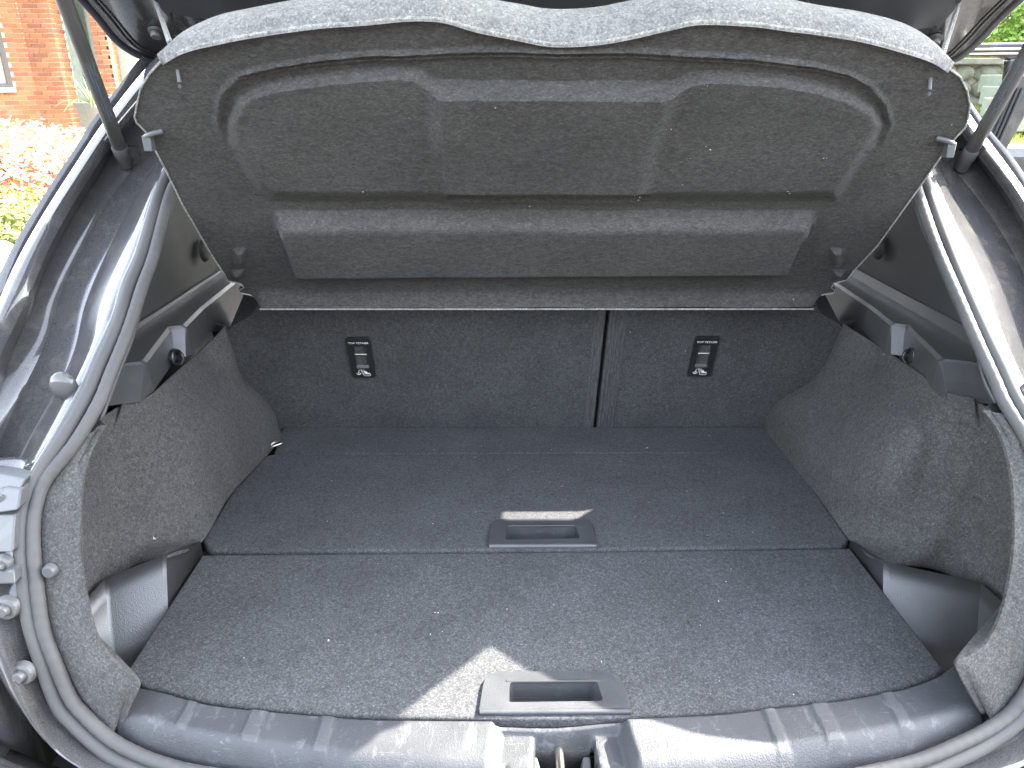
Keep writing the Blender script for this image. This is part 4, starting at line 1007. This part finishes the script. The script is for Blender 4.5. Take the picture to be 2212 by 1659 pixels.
# low edging logs between bed and terrace
a = P(150, 345, y=9.5); b = P(215, 318, y=10.5)
k = MB(); k.tube([a, (a+b)/2+np.array([0, 0, .02]), b], .09, 10); tag(k.build('edging_log', plain('weathered wood', (.35, .26, .17), .9, 0, .3, 8, .4), None), 'weathered timber edging at the end of the flower bed', 'timber')

# ---- right side: rubble wall, steps, hedge tree
zt = P(2150, 128, y=8.6)[2]
wl_ = thing('rubble_wall', (6.6, 8.6, .3), 'rough grey rubble stone wall behind the open car door', 'wall')
MB().box((6.6, 8.8, zt-.35), (4.4, .25, .62)).build('wall_core', MORTAR, wl_, smooth_=False)
for r_ in range(4):
    x = 4.5+.1*(r_ % 2)
    while x < 8.4:
        L = rng.uniform(.16, .34); rock('stone', (x+L/2, 8.66, zt-.13-.16*r_), (L*.52, .10, .085), None, 100+int(x*31)+r_*7, wl_, STONE); x += L
MB().box((6.6, 8.72, zt-.02), (4.5, .42, .06)).build('coping', STONE, wl_, smooth_=False, bevel=.01)
sp = thing('garden_steps', (5.2, 7.4, .2), 'pale concrete garden steps in front of the rubble wall', 'steps')
for k in range(4):
    a = P(2200-6*k, 238-26*k, y=6.9+.34*k); MB().box((a[0]+.62, a[1]+.2, a[2]-.09), (1.3, .5, .17)).build('step', plain('concrete step', (.20, .20, .175), .9, 0, .12, 10), sp, smooth_=False, bevel=.012)
BSTONE = plain('brown stone', (.26, .19, .12), .9, 0, .3, 9, .5)
rw = thing('retaining_wall', (5, 5.2, -.75), 'low brown stone retaining wall at the edge of the lawn', 'wall')
x = 2.4; 
MB().box((5.4, 5.36, -.42), (6, .12, .62)).build('wall_core', MORTAR, rw, smooth_=False)
for r_ in range(5):
    x = 2.45+.07*(r_ % 2)
    while x < 6:
        L = rng.uniform(.14, .30); rock('stone', (x+L/2, 5.26, -.10-.14*r_), (L*.52, .09, .075), None, 300+int(x*31)+r_*7, rw, BSTONE); x += L
a = P(2185, 40, y=9.6)
tr_ = thing('hedge_tree', (a[0]+.6, 9.9, .3), 'bright green leafy tree above the open car door', 'tree')
tag(cards(9000, (a[0]+.5, 9.9, a[2]+.35), (1.7, .9, 1.25), .085, 31).build('crown', leafm('bright leaf', (.13, .23, .035)), tr_, smooth_=False), kind='stuff')
twigs((a[0]+.5, 9.9, a[2]+.3), (a[0]+.6, 9.95, .3), 16, 32, (1.4, .6, 1.0)).build('trunk', WOODB, tr_)
gw = thing('garden_wall', (8, 11.5, .3), 'red brick garden wall behind the leafy tree', 'wall')
MB().box((8.5, 11.6, 1.2), (6, .2, 2.4)).build('wall_core', MORTAR, gw, smooth_=False)
gm = MB()
for r_ in range(30):
    for c_ in range(24): gm.box((5.6+.225*c_+(.11 if r_ % 2 else 0), 11.49, .1+.075*r_), (.214, .03, .064))
tag(gm.build('bricks', BRICKC[0], gw, smooth_=False), kind='stuff')
# crumbs and lint scattered over the carpets
cr = MB()
def crumb(p, s_):
    v = [np.array(p)+rng.normal(size=3)*s_ for _ in range(4)]; v = [np.array([q_[0], q_[1], max(q_[2], p[2])]) for q_ in v]; cr.add(v, [(0, 1, 2), (0, 2, 3), (0, 1, 3), (1, 2, 3)])
for k in range(170):
    crumb((rng.uniform(-.48, .45), rng.uniform(.68, 1.40), .0006), rng.uniform(.0002, .0007))
for px_, py_, s_ in ((333,1164,.0022),(341,1162,.0018)): crumb(P(px_, py_, x=-.560), s_)
for px_, py_, s_ in ((708,1386,.0018),(948,1323,.002),(1550,1299,.0016),(1397,969,.0030),(1300,1432,.0014),(1095,1317,.0015)): crumb(P(px_, py_, z=.001), s_)
for px_, py_ in ((1510,128),(1690,365),(1433,226),(1368,378),(1520,268),(1770,290),(800,365)):
    for k in range(3): crumb(HP(px_+rng.normal()*5, py_+rng.normal()*3)+HN*.038, .0007)
tag(cr.build('crumbs', plain('crumb', (.50, .45, .36), .9, 0, .3, 900), None, smooth_=False), kind='stuff')
